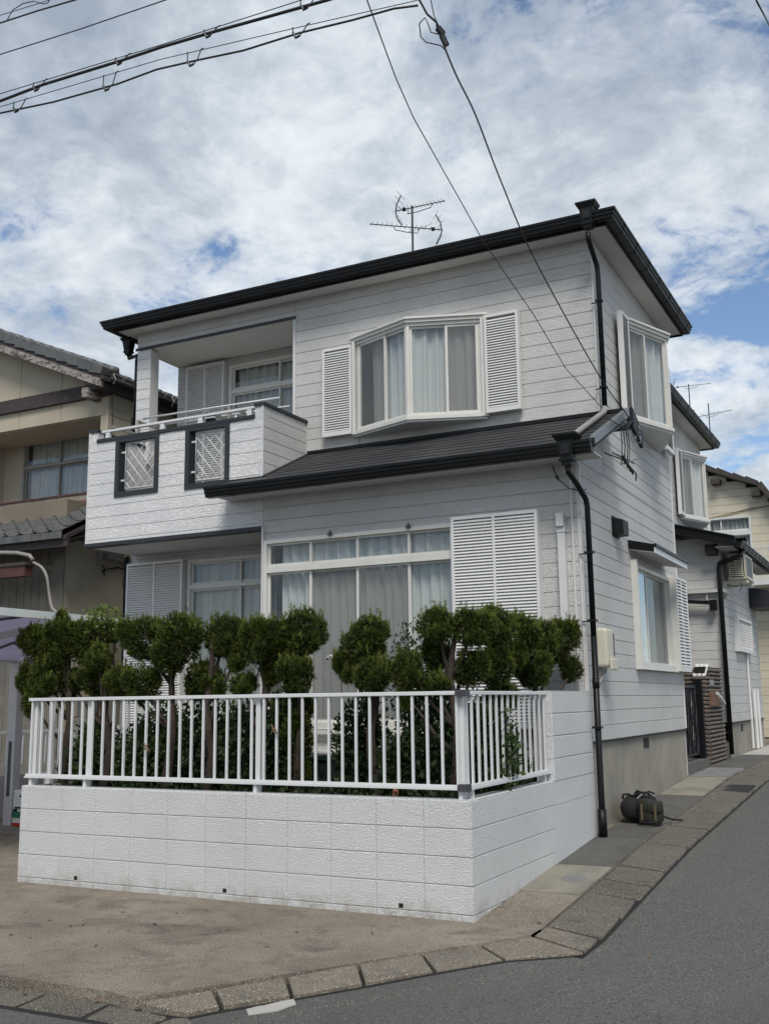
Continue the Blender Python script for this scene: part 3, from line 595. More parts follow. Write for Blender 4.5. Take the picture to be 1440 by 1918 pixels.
MB().tube([(-4.62, 3.5, 5.14), (-4.62, 3.5, 5.19), (-4.62, 3.5, 5.26)], .05, 8, .01).build('peg_cover', 'alu_white', HS)
# side wall
AW = (5.33, 7.30, 1.95, 3.20)
siding(HS, fS, G, YB, 1.14, 4.10, [AW]); siding(HS, fS, U, YB, 4.10, 7.0, [(5.42, 7.18, 5.05, 6.30)])
MB().raw([(S-.1, G+.02, 4.08), (S-.004, G+.02, 4.08), (S-.004, U, 4.08), (S-.1, U, 4.08), (S-.1, U, 4.75), (S-.004, U, 4.75)], [(0, 1, 5, 4), (1, 2, 5), (0, 4, 3), (2, 3, 4, 5), (0, 3, 2, 1)]).build('gable_infill', 'siding', HS)
MB(fS).box(G+.001, G+.03, .0005, .012, 1.155, 4.04).box(YB-.028, YB-.001, .001, .016, 1.155, 6.98).build('wall_trim', 'trim_paint', HS)
MB(fS).box(G-.02, YB, -.1, -.018, .0, 1.125).build('foundation', 'found', HS)
MB(fS).box(G-.03, YB+.005, -.1, .016, 1.1255, 1.1395).build('drip_flashing', 'black_matte', HS)
vh = MB(fS).box(5.5, 5.77, -.0175, -.014, .985, 1.10).build('foundation_vent', 'black_matte', HS)
for k in range(4): MB(fS).box(5.515+k*.065, 5.53+k*.065, -.0139, -.006, .99, 1.098).build('vent_bar', 'dull_metal', vh)
window(HS, fS, *AW, cols=(6.05,), screens=((0, 1),), seed=13, gaps=(), mat='alu_cream')
MB(fS).box(5.27, 5.329, .001, .075, 1.93, 3.235).box(5.27, 7.36, .001, .078, 1.915, 1.9295).build('window_side_trim', 'alu_cream', HS)
shutter(HS, fS, 7.36, 8.12, 1.93, 3.24, .012, .10, pitch=.045)
MB(fS).box(7.30, 7.355, .002, .115, 1.93, 3.25).build('shutter_stile', 'alu_cream', HS)
# awning over the side window
aw = MB(); y0, y1 = 5.2, 7.08; X0, X1 = S+.001, .28
aw.raw([(X0, y0, 3.36), (X1, y0, 3.30), (X1, y0, 3.395), (X0, y0, 3.47), (X0, y1, 3.36), (X1, y1, 3.30), (X1, y1, 3.395), (X0, y1, 3.47)], [(0, 1, 2, 3), (4, 7, 6, 5), (3, 2, 6, 7), (1, 5, 6, 2)])
A_ = aw.build('awning', 'black_paint', HS)
MB().raw([(X0, y0+.003, 3.355), (X1-.003, y0+.003, 3.293), (X1-.003, y1-.003, 3.293), (X0, y1-.003, 3.355), (X0, y0+.003, 3.362), (X1-.003, y0+.003, 3.302), (X1-.003, y1-.003, 3.302), (X0, y1-.003, 3.362)], [(0, 3, 2, 1), (4, 5, 6, 7), (0, 1, 5, 4), (1, 2, 6, 5), (2, 3, 7, 6), (3, 0, 4, 7)]).build('awning_soffit', 'soffit', A_)
MB().box(X1+.0005, X1+.012, y0, y1+.02, 3.29, 3.36).build('awning_edge', 'shutter_white', A_); MB().box(X1+.0005, X1+.03, y0-.01, y1+.05, 3.362, 3.40).build('awning_drip', 'black_paint', A_)
# vent hood, meter box
v = MB(fS); v.box(4.48, 4.76, .0, .015, 3.42, 3.66); v.box(4.50, 4.74, .016, .13, 3.44, 3.61)
v.raw([v.P(*q) for q in ((4.50, .016, 3.611), (4.74, .016, 3.611), (4.74, .12, 3.611), (4.50, .12, 3.611), (4.54, .016, 3.65), (4.72, .016, 3.65))], [(0, 3, 2, 1), (2, 3, 4, 5), (0, 4, 3), (1, 2, 5), (0, 1, 5, 4)])
v.build('vent_hood', 'black_matte', HS)
mm = MB(fS).box(3.56, 3.83, .001, .13, 1.90, 2.31).build('meter_box', 'meter_cream', HS, bevel=.03)
MB(fS).box(3.60, 3.83, .1305, .165, 1.87, 1.99).build('meter_box_lip', 'meter_cream', mm, bevel=.012); MB(fS).box(3.80, 3.825, .1305, .136, 2.02, 2.26).build('meter_window', 'dull_metal', mm)
MB().tube([(S+.05, 3.66, 1.89), (S+.04, 3.66, 1.82), (S+.02, 3.60, 1.74)], .012, 6).tube([(S+.06, 3.72, 1.89), (S+.06, 3.70, 1.85), (S+.02, 3.62, 1.83)], .008, 6).build('meter_cable', 'pale_metal', mm)
# bay windows: V-shaped projections with glass on both faces
def bay(fr, a0, am, a1, b1, c0, c1, sh, seed, cols=(.5, .52)):
    fm = MB(fr); b0 = .055
    O, ux, n = fr
    T = [(a0, b0), (am, b1), (a1, b0)]
    def slabp(mb, e, z0, z1, fold=0):
        q = [(a0-.05-e, .001), (a0-.05-e, b0+e*.6), (am, b1+e), (a1+.05+e, b0+e*.6), (a1+.05+e, .001)]
        mb.ext([mb.P(a, b, z0) for a, b in q], Vector((0, 0, z1-z0)))
    slabp(fm, .03, c1-.005, c1+.035); BW = fm.build('bay_window', 'alu_cream', house_)
    x = MB(fr); slabp(x, .055, c1+.0355, c1+.062); x.build('bay_hood', 'alu_cream', BW)
    x = MB(fr); slabp(x, .0, c1-.045, c1-.0055); x.build('bay_head', 'alu_cream', BW)
    x = MB(fr); slabp(x, .03, c0-.035, c0+.01); x.build('bay_sill', 'alu_cream', BW)
    x = MB(fr); slabp(x, .0, c0-.06, c0-.0355); x.build('bay_base', 'shutter_white', BW)
    for side, (P0, P1) in enumerate(((T[0], T[1]), (T[1], T[2]))):
        A = fm.P(P0[0], P0[1], 0); B = fm.P(P1[0], P1[1], 0); d = (B-A); l = d.length; d.normalize(); nn = Vector((d.y, -d.x, 0)); 
        if nn.dot(n) < 0: nn = -nn
        f2 = frame(A, d, nn); z0, z1 = c0+.011, c1-.046
        j = MB(f2); j.box(-.0, .035, -.06, -.001, z0, z1).box(l-.035, l, -.06, -.001, z0, z1).build('bay_jamb', 'alu_cream', BW)
        mcol = l*cols[side]
        for q, (x0, x1) in enumerate(((.036, mcol+.018), (mcol-.018, l-.036))):
            bo = -.012 if q == side else -.034; s = .03
            MB(f2).box(x0, x0+s, bo-.016, bo+.006, z0, z1).box(x1-s, x1, bo-.016, bo+.006, z0, z1).box(x0+s, x1-s, bo-.016, bo+.006, z0, z0+.05).box(x0+s, x1-s, bo-.016, bo+.006, z1-.03, z1).build('sash', 'alu_cream', BW)
            MB(f2).box(x0+s, x1-s, bo-.008, bo-.004, z0+.05, z1-.03).build('pane', 'window_glass', BW)
            if (side == 0 and q == 0) or (side == 1 and q == 1): MB(f2).box(x0+s, x1-s, bo+.0075, bo+.0085, z0+.05, z1-.03).build('insect_screen', 'insect_mesh', BW)
        if side == 0: curtain(BW, f2, .20 if sh else .10, l-.03, -.11, z0+.06, z1, seed)
        else: curtain(BW, f2, .04, l-.05, -.11, z0+.06, z1, seed+3)
    i = MB(fr); r_ = .9
    i.box(a0, a1, -r_, -r_+.02, c0, c1).box(a0-.02, a0, -r_, -.02, c0, c1).box(a1, a1+.02, -r_, -.02, c0, c1).box(a0, a1, -r_, -.02, c0-.06, c0-.04).box(a0, a1, -r_, -.02, c1, c1+.02)
    i.build('room_interior', 'room_dark', BW)
    e = MB(fr); e.box(a0-.05, a0-.012, .001, .10, c0-.03, c1).box(a1+.012, a1+.05, .001, .10, c0-.03, c1).build('bay_side_post', 'alu_cream', BW)
    return BW
house_ = HS
bay(fU, -3.20, -2.32, -1.46, .38, 5.0, 6.22, True, 21, (.56, .54))
shutter(HS, fU, -3.70, -3.262, 4.985, 6.185, .03, .10, mid=False, pitch=.033)
shutter(HS, fU, -1.395, -.955, 4.99, 6.235, .03, .115, mid=False, pitch=.033)
bay(fS, 5.42, 6.28, 7.18, .40, 5.05, 6.30, False, 31, (.45, .5))
shutter(HS, fS, 5.02, 5.36, 5.03, 6.33, .06, .125, mid=False, pitch=.033)
shutter(HS, fS, 7.26, 7.72, 5.03, 6.33, .06, .125, mid=False, pitch=.033)
# upper roof: soffit, fascia, gutters, hipped slopes
ex0, ex1, ey0, ey1, EZ = -7.12, .215, 3.95, 8.20, 7.0
MB().box(ex0, ex1, ey0, ey1, EZ, EZ+.02).build('soffit', 'soffit', HS)
fa = MB(); fa.box(ex0-.02, ex1+.02, ey0-.02, ey0-.001, EZ-.03, EZ+.15).box(ex0-.02, ex1+.02, ey1+.001, ey1+.02, EZ-.03, EZ+.15).box(ex1+.001, ex1+.02, ey0, ey1, EZ-.03, EZ+.15).box(ex0-.02, ex0-.001, ey0, ey1, EZ-.03, EZ+.15)
fa.build('fascia', 'black_matte', HS)
e = .06; z0 = EZ+.13; xm0, xm1, ym = ex0+2.1, ex1-2.1, (ey0+ey1)/2; zr = z0+.36*(ey1-ey0)/2
rp = [(ex0-e, ey0-e, z0), (ex1+e, ey0-e, z0), (ex1+e, ey1+e, z0), (ex0-e, ey1+e, z0), (xm0, ym, zr), (xm1, ym, zr)]
MB().raw(rp+[(x, y, z-.02) for x, y, z in rp[:4]], [(0, 1, 5, 4), (1, 2, 5), (2, 3, 4, 5), (3, 0, 4), (0, 6, 7, 1), (1, 7, 8, 2), (2, 8, 9, 3), (3, 9, 6, 0), (6, 9, 8, 7)]).build('roof', 'slate', HS)
MB().tube([rp[1], rp[5]], .035, 8).tube([rp[2], rp[5]], .035, 8).tube([rp[0], rp[4]], .035, 8).tube([rp[4], rp[5]], .04, 8).build('ridge_cap', 'black_paint', HS)
gutter(HS, frame((0, ey0-.021, 0), (1, 0, 0), (0, -1, 0)), ex0-.021, ex1+.021, EZ-.005, m0=1, m1=1, brk=.91)
gutter(HS, frame((ex1+.021, 0, 0), (0, 1, 0), (1, 0, 0)), ey0-.021, ey1+.05, EZ-.005, m0=1, m1=0, brk=.62)
gutter(HS, frame((ex0-.021, 0, 0), (0, 1, 0), (-1, 0, 0)), ey0-.021, ey1+.05, EZ-.005, m0=1, m1=0)
hopper(HS, .045, ey0-.10, EZ+.225, .95)
pp = [(.035, ey0-.10, EZ-.11), (.035, ey0-.09, EZ-.19), (.03, ey0+.10, EZ-.30), (.04, U-.085, EZ-.40), (.045, U-.075, EZ-.50), (.045, U-.075, 4.86)]
dp = MB().tube(pp, .031, 10).build('downpipe', 'black_paint', HS, smooth=True)
for z in (6.15, 5.1): MB().box(.005, .085, U-.115, U-.035, z, z+.02).box(-.06, .03, U-.05, U-.04, z, z+.012).build('pipe_clip', 'black_paint', dp)
MB().tube([(.045, U-.08, 4.865), (.045, U-.12, 4.80), (.005, 2.95, 4.262), (-.005, 2.86, 4.215)], .033, 10).build('roof_drain_pipe', 'pale_metal', HS, smooth=True)
# left corner drain
hopper(HS, ex0-.07, U+.1, EZ+.0, .8)
MB().tube([(ex0-.07, U+.1, EZ-.25), (ex0-.06, U+.1, EZ-.30), (-6.97, U+.06, EZ-.30), (-6.975, U+.04, EZ-.38), (-6.975, U+.04, 5.3)], .028, 8).build('downpipe', 'black_paint', HS, smooth=True)
MB().tube([(-6.975, U-.04, 3.65), (-6.975, U-.04, .4)], .035, 8).build('downpipe', 'black_paint', HS, smooth=True)
# lower roof with slate courses
ry0, rz0, ry1, rz1 = 2.86, 4.15, U-.002, 4.80
sl = math.hypot(ry1-ry0, rz1-rz0); sv = Vector((0, ry1-ry0, rz1-rz0))/sl; sn = Vector((0, -sv.z, sv.y))
RF = MB().raw([(-4.48, ry0, rz0-.03), (.24, ry0, rz0-.03), (.24, ry1, rz1-.03), (-3.97, ry1, rz1-.03), (-3.97, G-.03, rz0+(G-.03-ry0)*sv.z/sv.y-.03), (-4.48, G-.03, rz0+(G-.03-ry0)*sv.z/sv.y-.03),
 (-4.48, ry0, rz0), (.24, ry0, rz0), (.24, ry1, rz1), (-3.97, ry1, rz1), (-3.97, G-.03, rz0+(G-.03-ry0)*sv.z/sv.y), (-4.48, G-.03, rz0+(G-.03-ry0)*sv.z/sv.y)],
 [(5, 4, 3, 2, 1, 0), (6, 7, 8, 9, 10, 11)]+[(i, (i+1) % 6, 6+(i+1) % 6, 6+i) for i in range(6)]).build('lower_roof', 'slate', HS)
rows = 9; ex = sl/rows
for r_ in range(rows):
    s0 = r_*ex; y_ = ry0+s0*sv.y; x = (-4.48 if y_+ex*sv.y < G+.02 else -3.965); x -= 0; xe = .235
    first = True
    while x < xe-.01:
        wd = random.choice((.30, .45, .6, .45)) if not first else random.uniform(.15, .5); first = False
        x2 = min(xe, x+wd)
        if xe-x2 < .1: x2 = xe
        j = random.uniform(-.016, .010); m2 = x+(x2-x)*random.uniform(.35, .65); j2 = random.uniform(-.014, .010)
        Q = lambda xx, ss, hh: Vector((xx, ry0, rz0))+sv*ss+sn*hh
        t0, t1 = .012, .003; se = min(s0+ex+.02, sl)
        v = [Q(x+.0015, s0+j, t0), Q(m2, s0+j, t0), Q(m2+.01, s0+j2, t0), Q(x2-.0015, s0+j2, t0), Q(x2-.0015, se, t1), Q(x+.0015, se, t1)]
        v += [p-sn*.009 for p in v]
        MB().raw(v, [(0, 1, 2, 3, 4, 5), (11, 10, 9, 8, 7, 6)]+[(i, 6+i, 6+(i+1) % 6, (i+1) % 6) for i in range(6)]).build('roof_slate', 'slate', RF)
        x = x2
MB(fU).box(-3.97, .24, .0005, .035, 4.80, 4.845).build('roof_flashing', 'black_paint', HS)
MB().raw([(x, y, z+h_) for h_ in (0, .03) for x, y, z in ((-3.996, G-.03, 4.30), (-3.955, G-.03, 4.30), (-3.955, U, 4.795), (-3.996, U, 4.795))], [(0, 1, 2, 3), (7, 6, 5, 4), (0, 4, 5, 1), (1, 5, 6, 2), (2, 6, 7, 3), (3, 7, 4, 0)]).build('roof_flashing', 'charcoal_trim', HS)
MB(fG).box(-4.5, -3.96, .001, .03, 4.29, 4.325).build('roof_flashing', 'black_paint', HS)
MB().box(-4.48, .235, ry0, G-.001, 4.055, 4.07).build('lower_soffit', 'soffit', HS); MB().raw([(x, y, z) for x in (S+.001, .245) for y, z in ((G, 4.24), (U+.11, 4.71), (U+.11, 4.735), (G, 4.265))], [(0, 1, 2, 3), (7, 6, 5, 4), (0, 4, 5, 1), (1, 5, 6, 2), (2, 6, 7, 3), (3, 7, 4, 0)]).build('lower_soffit', 'soffit', HS)
MB().box(-4.50, .25, ry0-.02, ry0-.001, 4.04, 4.165).build('fascia', 'black_matte', HS)
gutter(HS, frame((0, ry0-.021, 0), (1, 0, 0), (0, -1, 0)), -4.52, .255, 4.03, brk=1.2)
hopper(HS, .0, ry0-.085, 4.225, 1.0)
MB().raw([(x, y, z) for x in (.246, .27) for y, z in ((ry0-.02, 4.09), (U+.12, 4.76), (U+.12, 4.86), (ry0-.02, 4.19))], [(0, 1, 2, 3), (7, 6, 5, 4), (0, 4, 5, 1), (1, 5, 6, 2), (2, 6, 7, 3), (3, 7, 4, 0)]).build('verge_board', 'black_matte', HS)
MB().raw([(x, y, z) for x in (.225, .285) for y, z in ((ry0-.02, 4.191), (U+.12, 4.861), (U+.12, 4.885), (ry0-.02, 4.215))], [(0, 1, 2, 3), (7, 6, 5, 4), (0, 4, 5, 1), (1, 5, 6, 2), (2, 6, 7, 3), (3, 7, 4, 0)]).build('verge_flashing', 'galv', HS)
MB().raw([(x, y, z) for x in (.271, .285) for y, z in ((ry0-.02, 4.13), (U+.1, 4.78), (U+.1, 4.85), (ry0-.02, 4.19))], [(0, 1, 2, 3), (7, 6, 5, 4), (0, 4, 5, 1), (1, 5, 6, 2), (2, 6, 7, 3), (3, 7, 4, 0)]).build('verge_flashing', 'galv', HS)
MB().box(S+.001, .27, U+.12, U+.14, 4.62, 4.86).build('verge_board', 'black_matte', HS)
MB().box(S+.001, .24, U-.001, U+.12, 4.78, 4.80).build('roof_flashing', 'black_paint', HS)
lp = [(.0, ry0-.085, 3.90), (.0, ry0-.08, 3.85), (.03, ry0+.08, 3.76), (.07, G-.10, 3.62), (.075, G-.075, 3.55), (.075, G-.07, 2.2)]
LP = MB().tube(lp, .030, 10).tube([(.075, G-.07, 2.2), (.075, G-.07, .60), (.075, G-.07, .26)], .032, 10).tube([(.075, G-.07, .50), (.075, G-.07, .235)], .044, 10).tube([(.075, G-.07, 1.78), (.075, G-.07, 1.68)], .036, 10).build('downpipe', 'black_paint', HS, smooth=True)
for z in (3.05, 2.35, 1.28): MB().box(.03, .12, G-.115, G-.03, z, z+.02).box(-.05, .05, G-.035, G-.025, z, z+.012).build('pipe_clip', 'black_paint', LP)
MB().tube([(-.30, G-.02, 4.03), (-.24, G-.05, 3.88), (-.12, G-.06, 3.76), (.0, G-.05, 3.72), (.06, G-.04, 3.73)], .006, 6).tube([(-.255, G-.05, 3.91), (-.235, G-.05, 3.875)], .016, 8).build('loose_cable', 'cable', HS)
# power bracket with clamps and hanging tails
bk = MB(); bk.tube([(.33, 3.3, 4.12), (.37, 4.05, 4.15)], .011, 6).tube([(.37, 3.45, 4.02), (.40, 4.45, 4.30)], .008, 6)
BK = bk.build('wire_bracket', 'galv', HS)
MB().raw([(x, y, z) for x in (.36, .40) for y, z in ((4.0, 4.55), (4.42, 4.40), (4.42, 4.60), (4.0, 4.78))], [(0, 1, 2, 3), (7, 6, 5, 4), (0, 4, 5, 1), (1, 5, 6, 2), (2, 6, 7, 3), (3, 7, 4, 0)]).build('wire_box', 'black_matte', BK)
for k in range(5):
    x, y, z = .38+random.uniform(-.02, .03), 4.2+random.uniform(-.12, .1), 4.52+random.uniform(-.14, .1)
    MB().tube([(x+.03*math.cos(t*1.05), y+.02*math.sin(t*1.4), z+.045*math.sin(t*1.05)) for t in range(7)], .005, 5).build('wire_clamp', 'galv', BK)
for k, (x, y, ln) in enumerate(((.36, 3.50, .40), (.37, 3.57, .45), (.38, 3.64, .48), (.39, 3.68, .50))):
    z = 4.46; a = k*.5; MB().tube([(x, y+.06, z+.02), (x+.01, y+.3, z+.10+.02*k), (x, 4.05, 4.55)], .006, 5).build('wire_tail', 'cable', BK)
    MB().tube([(x, y+.06, z+.02), (x+.02, y+.02+.03*math.sin(a), z-.2), (x+.01, y-.03+.03*math.sin(a+1), z-.42), (x+.03, y+.0, z-ln+.06), (x+.035, y+.02, z-ln+.02)], .006, 5).build('wire_tail', 'cable', BK)
    MB().tube([(x+.03, y+.0, z-ln+.06), (x+.04, y+.045, z-ln)], .015, 6).build('wire_end', 'cable', BK)
MB().tube([(.30, 3.1, 4.08), (.36, 3.6, 4.10), (.40, 4.0, 4.02), (.38, 4.05, 3.95)], .008, 6).tube([(.28, 3.2, 4.5), (.34, 3.8, 4.50), (.38, 4.15, 4.56)], .006, 6).build('loose_cable', 'cable', HS)
# ---- rear wing
X2 = -.95; Y2, Y3 = 11.6, 15.8
fF2 = frame((0, Y2, 0), (1, 0, 0), (0, -1, 0)); fU2 = frame((X2, 0, 0), (0, 1, 0), (1, 0, 0))
siding(HS, fF2, -2.6, S, .62, 4.36); siding(HS, fS, Y2, Y3, 1.14, 4.22, [(12.8, 14.35, 2.46, 2.98)])
MB(fS).box(Y2, Y3, -.1, -.018, .3, 1.125).build('foundation', 'found', HS); MB(fS).box(Y2-.01, Y3, -.1, .016, 1.1255, 1.1395).build('drip_flashing', 'black_matte', HS)
v2 = MB(fS).box(12.85, 13.1, -.0175, -.014, .96, 1.09).build('foundation_vent', 'black_matte', HS)
siding(HS, fU2, 11.3, Y3, 4.3, 7.0, [(13.15, 14.85, 5.05, 6.30)]); siding(HS, frame((0, 11.3, 0), (1, 0, 0), (0, -1, 0)), -3.0, X2, 4.3, 7.0)
siding(HS, frame((-2.0, 0, 0), (0, 1, 0), (1, 0, 0)), YB, 11.6, .6, 7.0)
MB().box(-7, -2.1, YB+.001, Y3, .5, 6.9).build('rear_wall', 'siding', HS)
MB().box(-2.0, S-.01, YB, YB+.02, .5, 6.95).build('rear_wall', 'siding', HS)
bay(fU2, 13.15, 14.0, 14.88, .40, 5.05, 6.30, False, 41, (.45, .5))
shutter(HS, fU2, 12.75, 13.08, 5.03, 6.33, .06, .125, mid=False); shutter(HS, fU2, 14.96, 15.42, 5.03, 6.33, .06, .125, mid=False)
MB().box(-3.2, X2+.245, 11.05, 16.05, EZ, EZ+.02).build('soffit', 'soffit', HS)
MB().box(X2+.246, X2+.265, 11.03, 16.07, EZ-.03, EZ+.15).box(-3.2, X2+.265, 11.03, 11.049, EZ-.03, EZ+.15).box(-3.2, X2+.265, 16.051, 16.07, EZ-.03, EZ+.15).build('fascia', 'black_matte', HS)
gutter(HS, frame((X2+.266, 0, 0), (0, 1, 0), (1, 0, 0)), 11.03, 16.12, EZ-.005, m0=1, brk=.62); gutter(HS, frame((0, 11.029, 0), (1, 0, 0), (0, -1, 0)), -3.2, X2+.266, EZ-.005, m1=1)
MB().raw([(X2+.33, 10.97, EZ+.13), (X2+.33, 16.12, EZ+.13), (-3.2, 16.12, 7.95), (-3.2, 10.97, 7.95), (X2+.33, 10.97, EZ+.11), (X2+.33, 16.12, EZ+.11)], [(0, 1, 2, 3), (0, 4, 5, 1), (0, 3, 4), (1, 5, 2)]).build('roof', 'slate', HS)
# lower roof of the rear wing
def shed(x0, z0_, x1, z1_, ya, yb, th, nm, mat): MB().raw([(x, y, z-d) for y in (ya, yb) for x, z, d in ((x0, z0_, 0), (x1, z1_, 0), (x1, z1_, th), (x0, z0_, th))], [(0, 1, 2, 3), (7, 6, 5, 4), (0, 4, 5, 1), (1, 5, 6, 2), (2, 6, 7, 3), (3, 7, 4, 0)]).build(nm, mat, HS)
shed(.30, 4.26, X2, 4.62, 11.25, 16.1, .03, 'lower_roof', 'slate'); shed(.32, 4.275, X2-.2, 4.70, 11.20, 11.249, .15, 'verge_board', 'black_paint'); shed(.34, 4.30, X2-.2, 4.725, 11.17, 11.27, .024, 'verge_cap', 'black_matte')
MB().box(S+.02, .29, 11.26, 16.1, 4.13, 4.145).build('lower_soffit', 'soffit', HS); MB().box(.291, .31, 11.25, 16.12, 4.11, 4.24).build('fascia', 'black_matte', HS)
gutter(HS, frame((.311, 0, 0), (0, 1, 0), (1, 0, 0)), 11.25, 16.3, 4.10, brk=.45); hopper(HS, .37, 11.65, 4.30, .8)
MB().box(-.20, -.02, 11.30, 11.598, 4.03, 4.20).build('beam_end', 'black_matte', HS)
MB().tube([(.37, 11.6, 4.08), (.36, 11.55, 4.0), (.10, 11.5, 3.90), (.0, 11.5, 3.88), (-.015, 11.5, 3.80), (-.015, 11.5, .62)], .042, 8).build('downpipe', 'black_paint', HS, smooth=True)
MB(fF2).box(-2.4, .03, .02, .09, 3.38, 3.44).box(-.28, -.25, .02, .05, 3.26, 3.38).build('pipe_cover', 'siding', HS); MB(fS).box(11.6, 12.25, .001, .07, 3.38, 3.44).build('pipe_cover', 'siding', HS)
MB().raw([(x, y, z) for y in (11.40, 11.50) for x, z in ((-2.4, 3.46), (-.16, 3.22), (-.16, 3.16), (-2.4, 3.40))], [(0, 1, 2, 3), (7, 6, 5, 4), (0, 4, 5, 1), (1, 5, 6, 2), (2, 6, 7, 3), (3, 7, 4, 0)]).box(-.20, -.09, 11.38, 11.52, 3.06, 3.24).build('porch_gutter', 'black_paint', HS)
MB(fS).box(Y2, Y2+.09, .0005, .02, 1.155, 3.35).build('wall_trim', 'shutter_white', HS)
# lattice window of the rear wing
lw = MB(fS).box(12.8, 14.35, -.03, -.02, 2.46, 2.98).box(12.75, 14.4, .001, .09, 2.40, 2.455).box(12.75, 14.4, .001, .09, 2.985, 3.03).box(12.75, 12.80, .001, .09, 2.455, 2.985).box(14.35, 14.4, .001, .09, 2.455, 2.985); LW = lw.build('lattice_window', 'shutter_white', HS)
lb = MB(fS)
for k in range(-4, 20):
    for sg in (1, -1):
        pts = []
        a = 12.8+k*.105; 
        lo = max(0, (12.8-a)/sg if sg > 0 else (a-14.35)); hi = min(.53, (14.35-a) if sg > 0 else (a-12.8))
        if hi-lo > .05: lb.tube([lb.P(a+sg*lo, .06, 2.455+lo), lb.P(a+sg*hi, .06, 2.455+hi)], .009, 4)
lb.build('lattice_bars', 'shutter_white', LW, kind='stuff')
MB().tube([(S+.03, 13.9, 2.40), (S+.03, 13.9, .62)], .025, 6).tube([(S+.05, 14.3, 1.72), (S+.05, 14.3, .60)], .035, 6).tube([(S+.05, 14.75, 1.72), (S+.05, 14.75, .60)], .035, 6).build('wall_pipes', 'shutter_white', HS)
aw2 = MB(); aw2.ext([(S, 14.9, 3.35)]+[(S+.02+.62*math.sin(t*math.pi/12), 14.9, 3.35+.40*math.cos(t*math.pi/12)) for t in range(7)], (0, 1.2, 0)); aw2.build('curved_awning', 'awning_navy', HS)
# entrance: step, gate, brick pillar
MB().box(-2.0, -.04, 7.95, 9.62, .3, .655).build('entrance_step', 'slab', HS)
MB().box(-.039, -.033, 7.96, 9.61, .45, .62).build('step_riser', 'slab', HS)
# ================================================================== SEPARATE THINGS AROUND THE HOUSE
gt = thing('entrance_gate', (-.15, 8.8, .66), 'black wrought iron gate between the house and the brick pillar', 'gate')
MB().box(-.17, -.13, 8.02, 8.07, .68, 1.78).box(-.17, -.13, 9.42, 9.47, .68, 1.80).box(-.165, -.135, 8.07, 9.42, .72, .76).box(-.165, -.135, 8.07, 9.42, 1.72, 1.76).build('gate_frame', 'black_paint', gt)
for k in range(13):
    y = 8.12+k*.103; MB().tube([(-.15, y+.028*math.sin(q*1.3+k), .76+q*.096) for q in range(11)], .009, 5).build('gate_bar', 'black_matte' if k % 3 else 'dull_metal', gt)
MB().box(-.19, -.07, 9.49, 9.59, .66, 1.84).build('gate_post', 'black_paint', gt)
bp = thing('brick_pillar', (-.12, 10.3, .5), 'ribbed grey brown brick pillar wall beside the entrance gate', 'pillar')
MB().box(-.20, -.04, 9.66, 11.0, .3, 2.05).box(-1.9, -.21, 9.95, 10.1, .3, 2.03).build('pillar_core', 'crack', bp)
for k in range(25):
    z = .44+k*.064; y0 = 9.65
    if z > 1.88: y0 = 9.92
    y = y0; first = True
    while y < 10.99:
        y2 = min(11.0, y+(.45 if first and k % 2 else .9)); first = False
        o = random.uniform(0, .008); b = MB().ext([(-.045, y+.002, z+.004), (-.012+o, y+.002, z+.012), (-.006+o, y+.002, z+.030), (-.014+o, y+.002, z+.048), (-.045, y+.002, z+.056)], (0, y2-y-.004, 0)); b.build('brick', 'brick', bp); y = y2
    if z < 1.9: MB().ext([(-.04, 9.655, z+.004), (-.04, 9.63, z+.010), (-.04, 9.625, z+.030), (-.04, 9.63, z+.050), (-.04, 9.655, z+.056)], (-.17, 0, 0)).build('brick', 'brick', bp)
    if z > 1.7:
        MB().ext([(-.22, 9.95, z+.004), (-.22, 9.928, z+.010), (-.22, 9.922, z+.030), (-.22, 9.928, z+.050), (-.22, 9.95, z+.056)], (-1.2, 0, 0)).build('brick', 'brick', bp)
for k in range(3): MB().raw([(-.215+k*.07, 9.62, 1.92), (-.16+k*.07, 9.62, 1.92), (-.16+k*.07, 9.92, 2.10), (-.215+k*.07, 9.92, 2.10), (-.215+k*.07, 9.62, 1.90), (-.16+k*.07, 9.62, 1.90), (-.16+k*.07, 9.92, 2.08), (-.215+k*.07, 9.92, 2.08)], [(0, 1, 2, 3), (7, 6, 5, 4), (0, 4, 5, 1), (1, 5, 6, 2), (2, 6, 7, 3), (3, 7, 4, 0)]).build('coping_slat', 'shutter_white', bp)
MB().box(-.011, .004, 9.88, 10.16, 1.76, 1.85).build('name_plate', 'concrete_grey', bp, label='small pale stone name plate')
MB().box(-.011, .03, 9.74, 10.5, 1.44, 1.67).build('mailbox', 'rusty', bp); 
np_ = MB().raw([(.032, 10.1, 1.66), (.06, 10.16, 1.66), (.12, 10.42, 1.49), (.09, 10.46, 1.49), (.034, 10.12, 1.62), (.062, 10.18, 1.62), (.12, 10.44, 1.455), (.09, 10.48, 1.455)], [(0, 1, 2, 3), (7, 6, 5, 4), (0, 4, 5, 1), (1, 5, 6, 2), (2, 6, 7, 3), (3, 7, 4, 0)])
np_.build('newspaper', 'paper', None, label='rolled newspaper sticking out of the mailbox on the brick pillar', cat='newspaper')
fp = MB().box(-.6, -.04, 11.05, 11.55, .3, .82); fp.build('planter_box', 'slab', None, label='low concrete planter box behind the brick pillar', cat='planter')
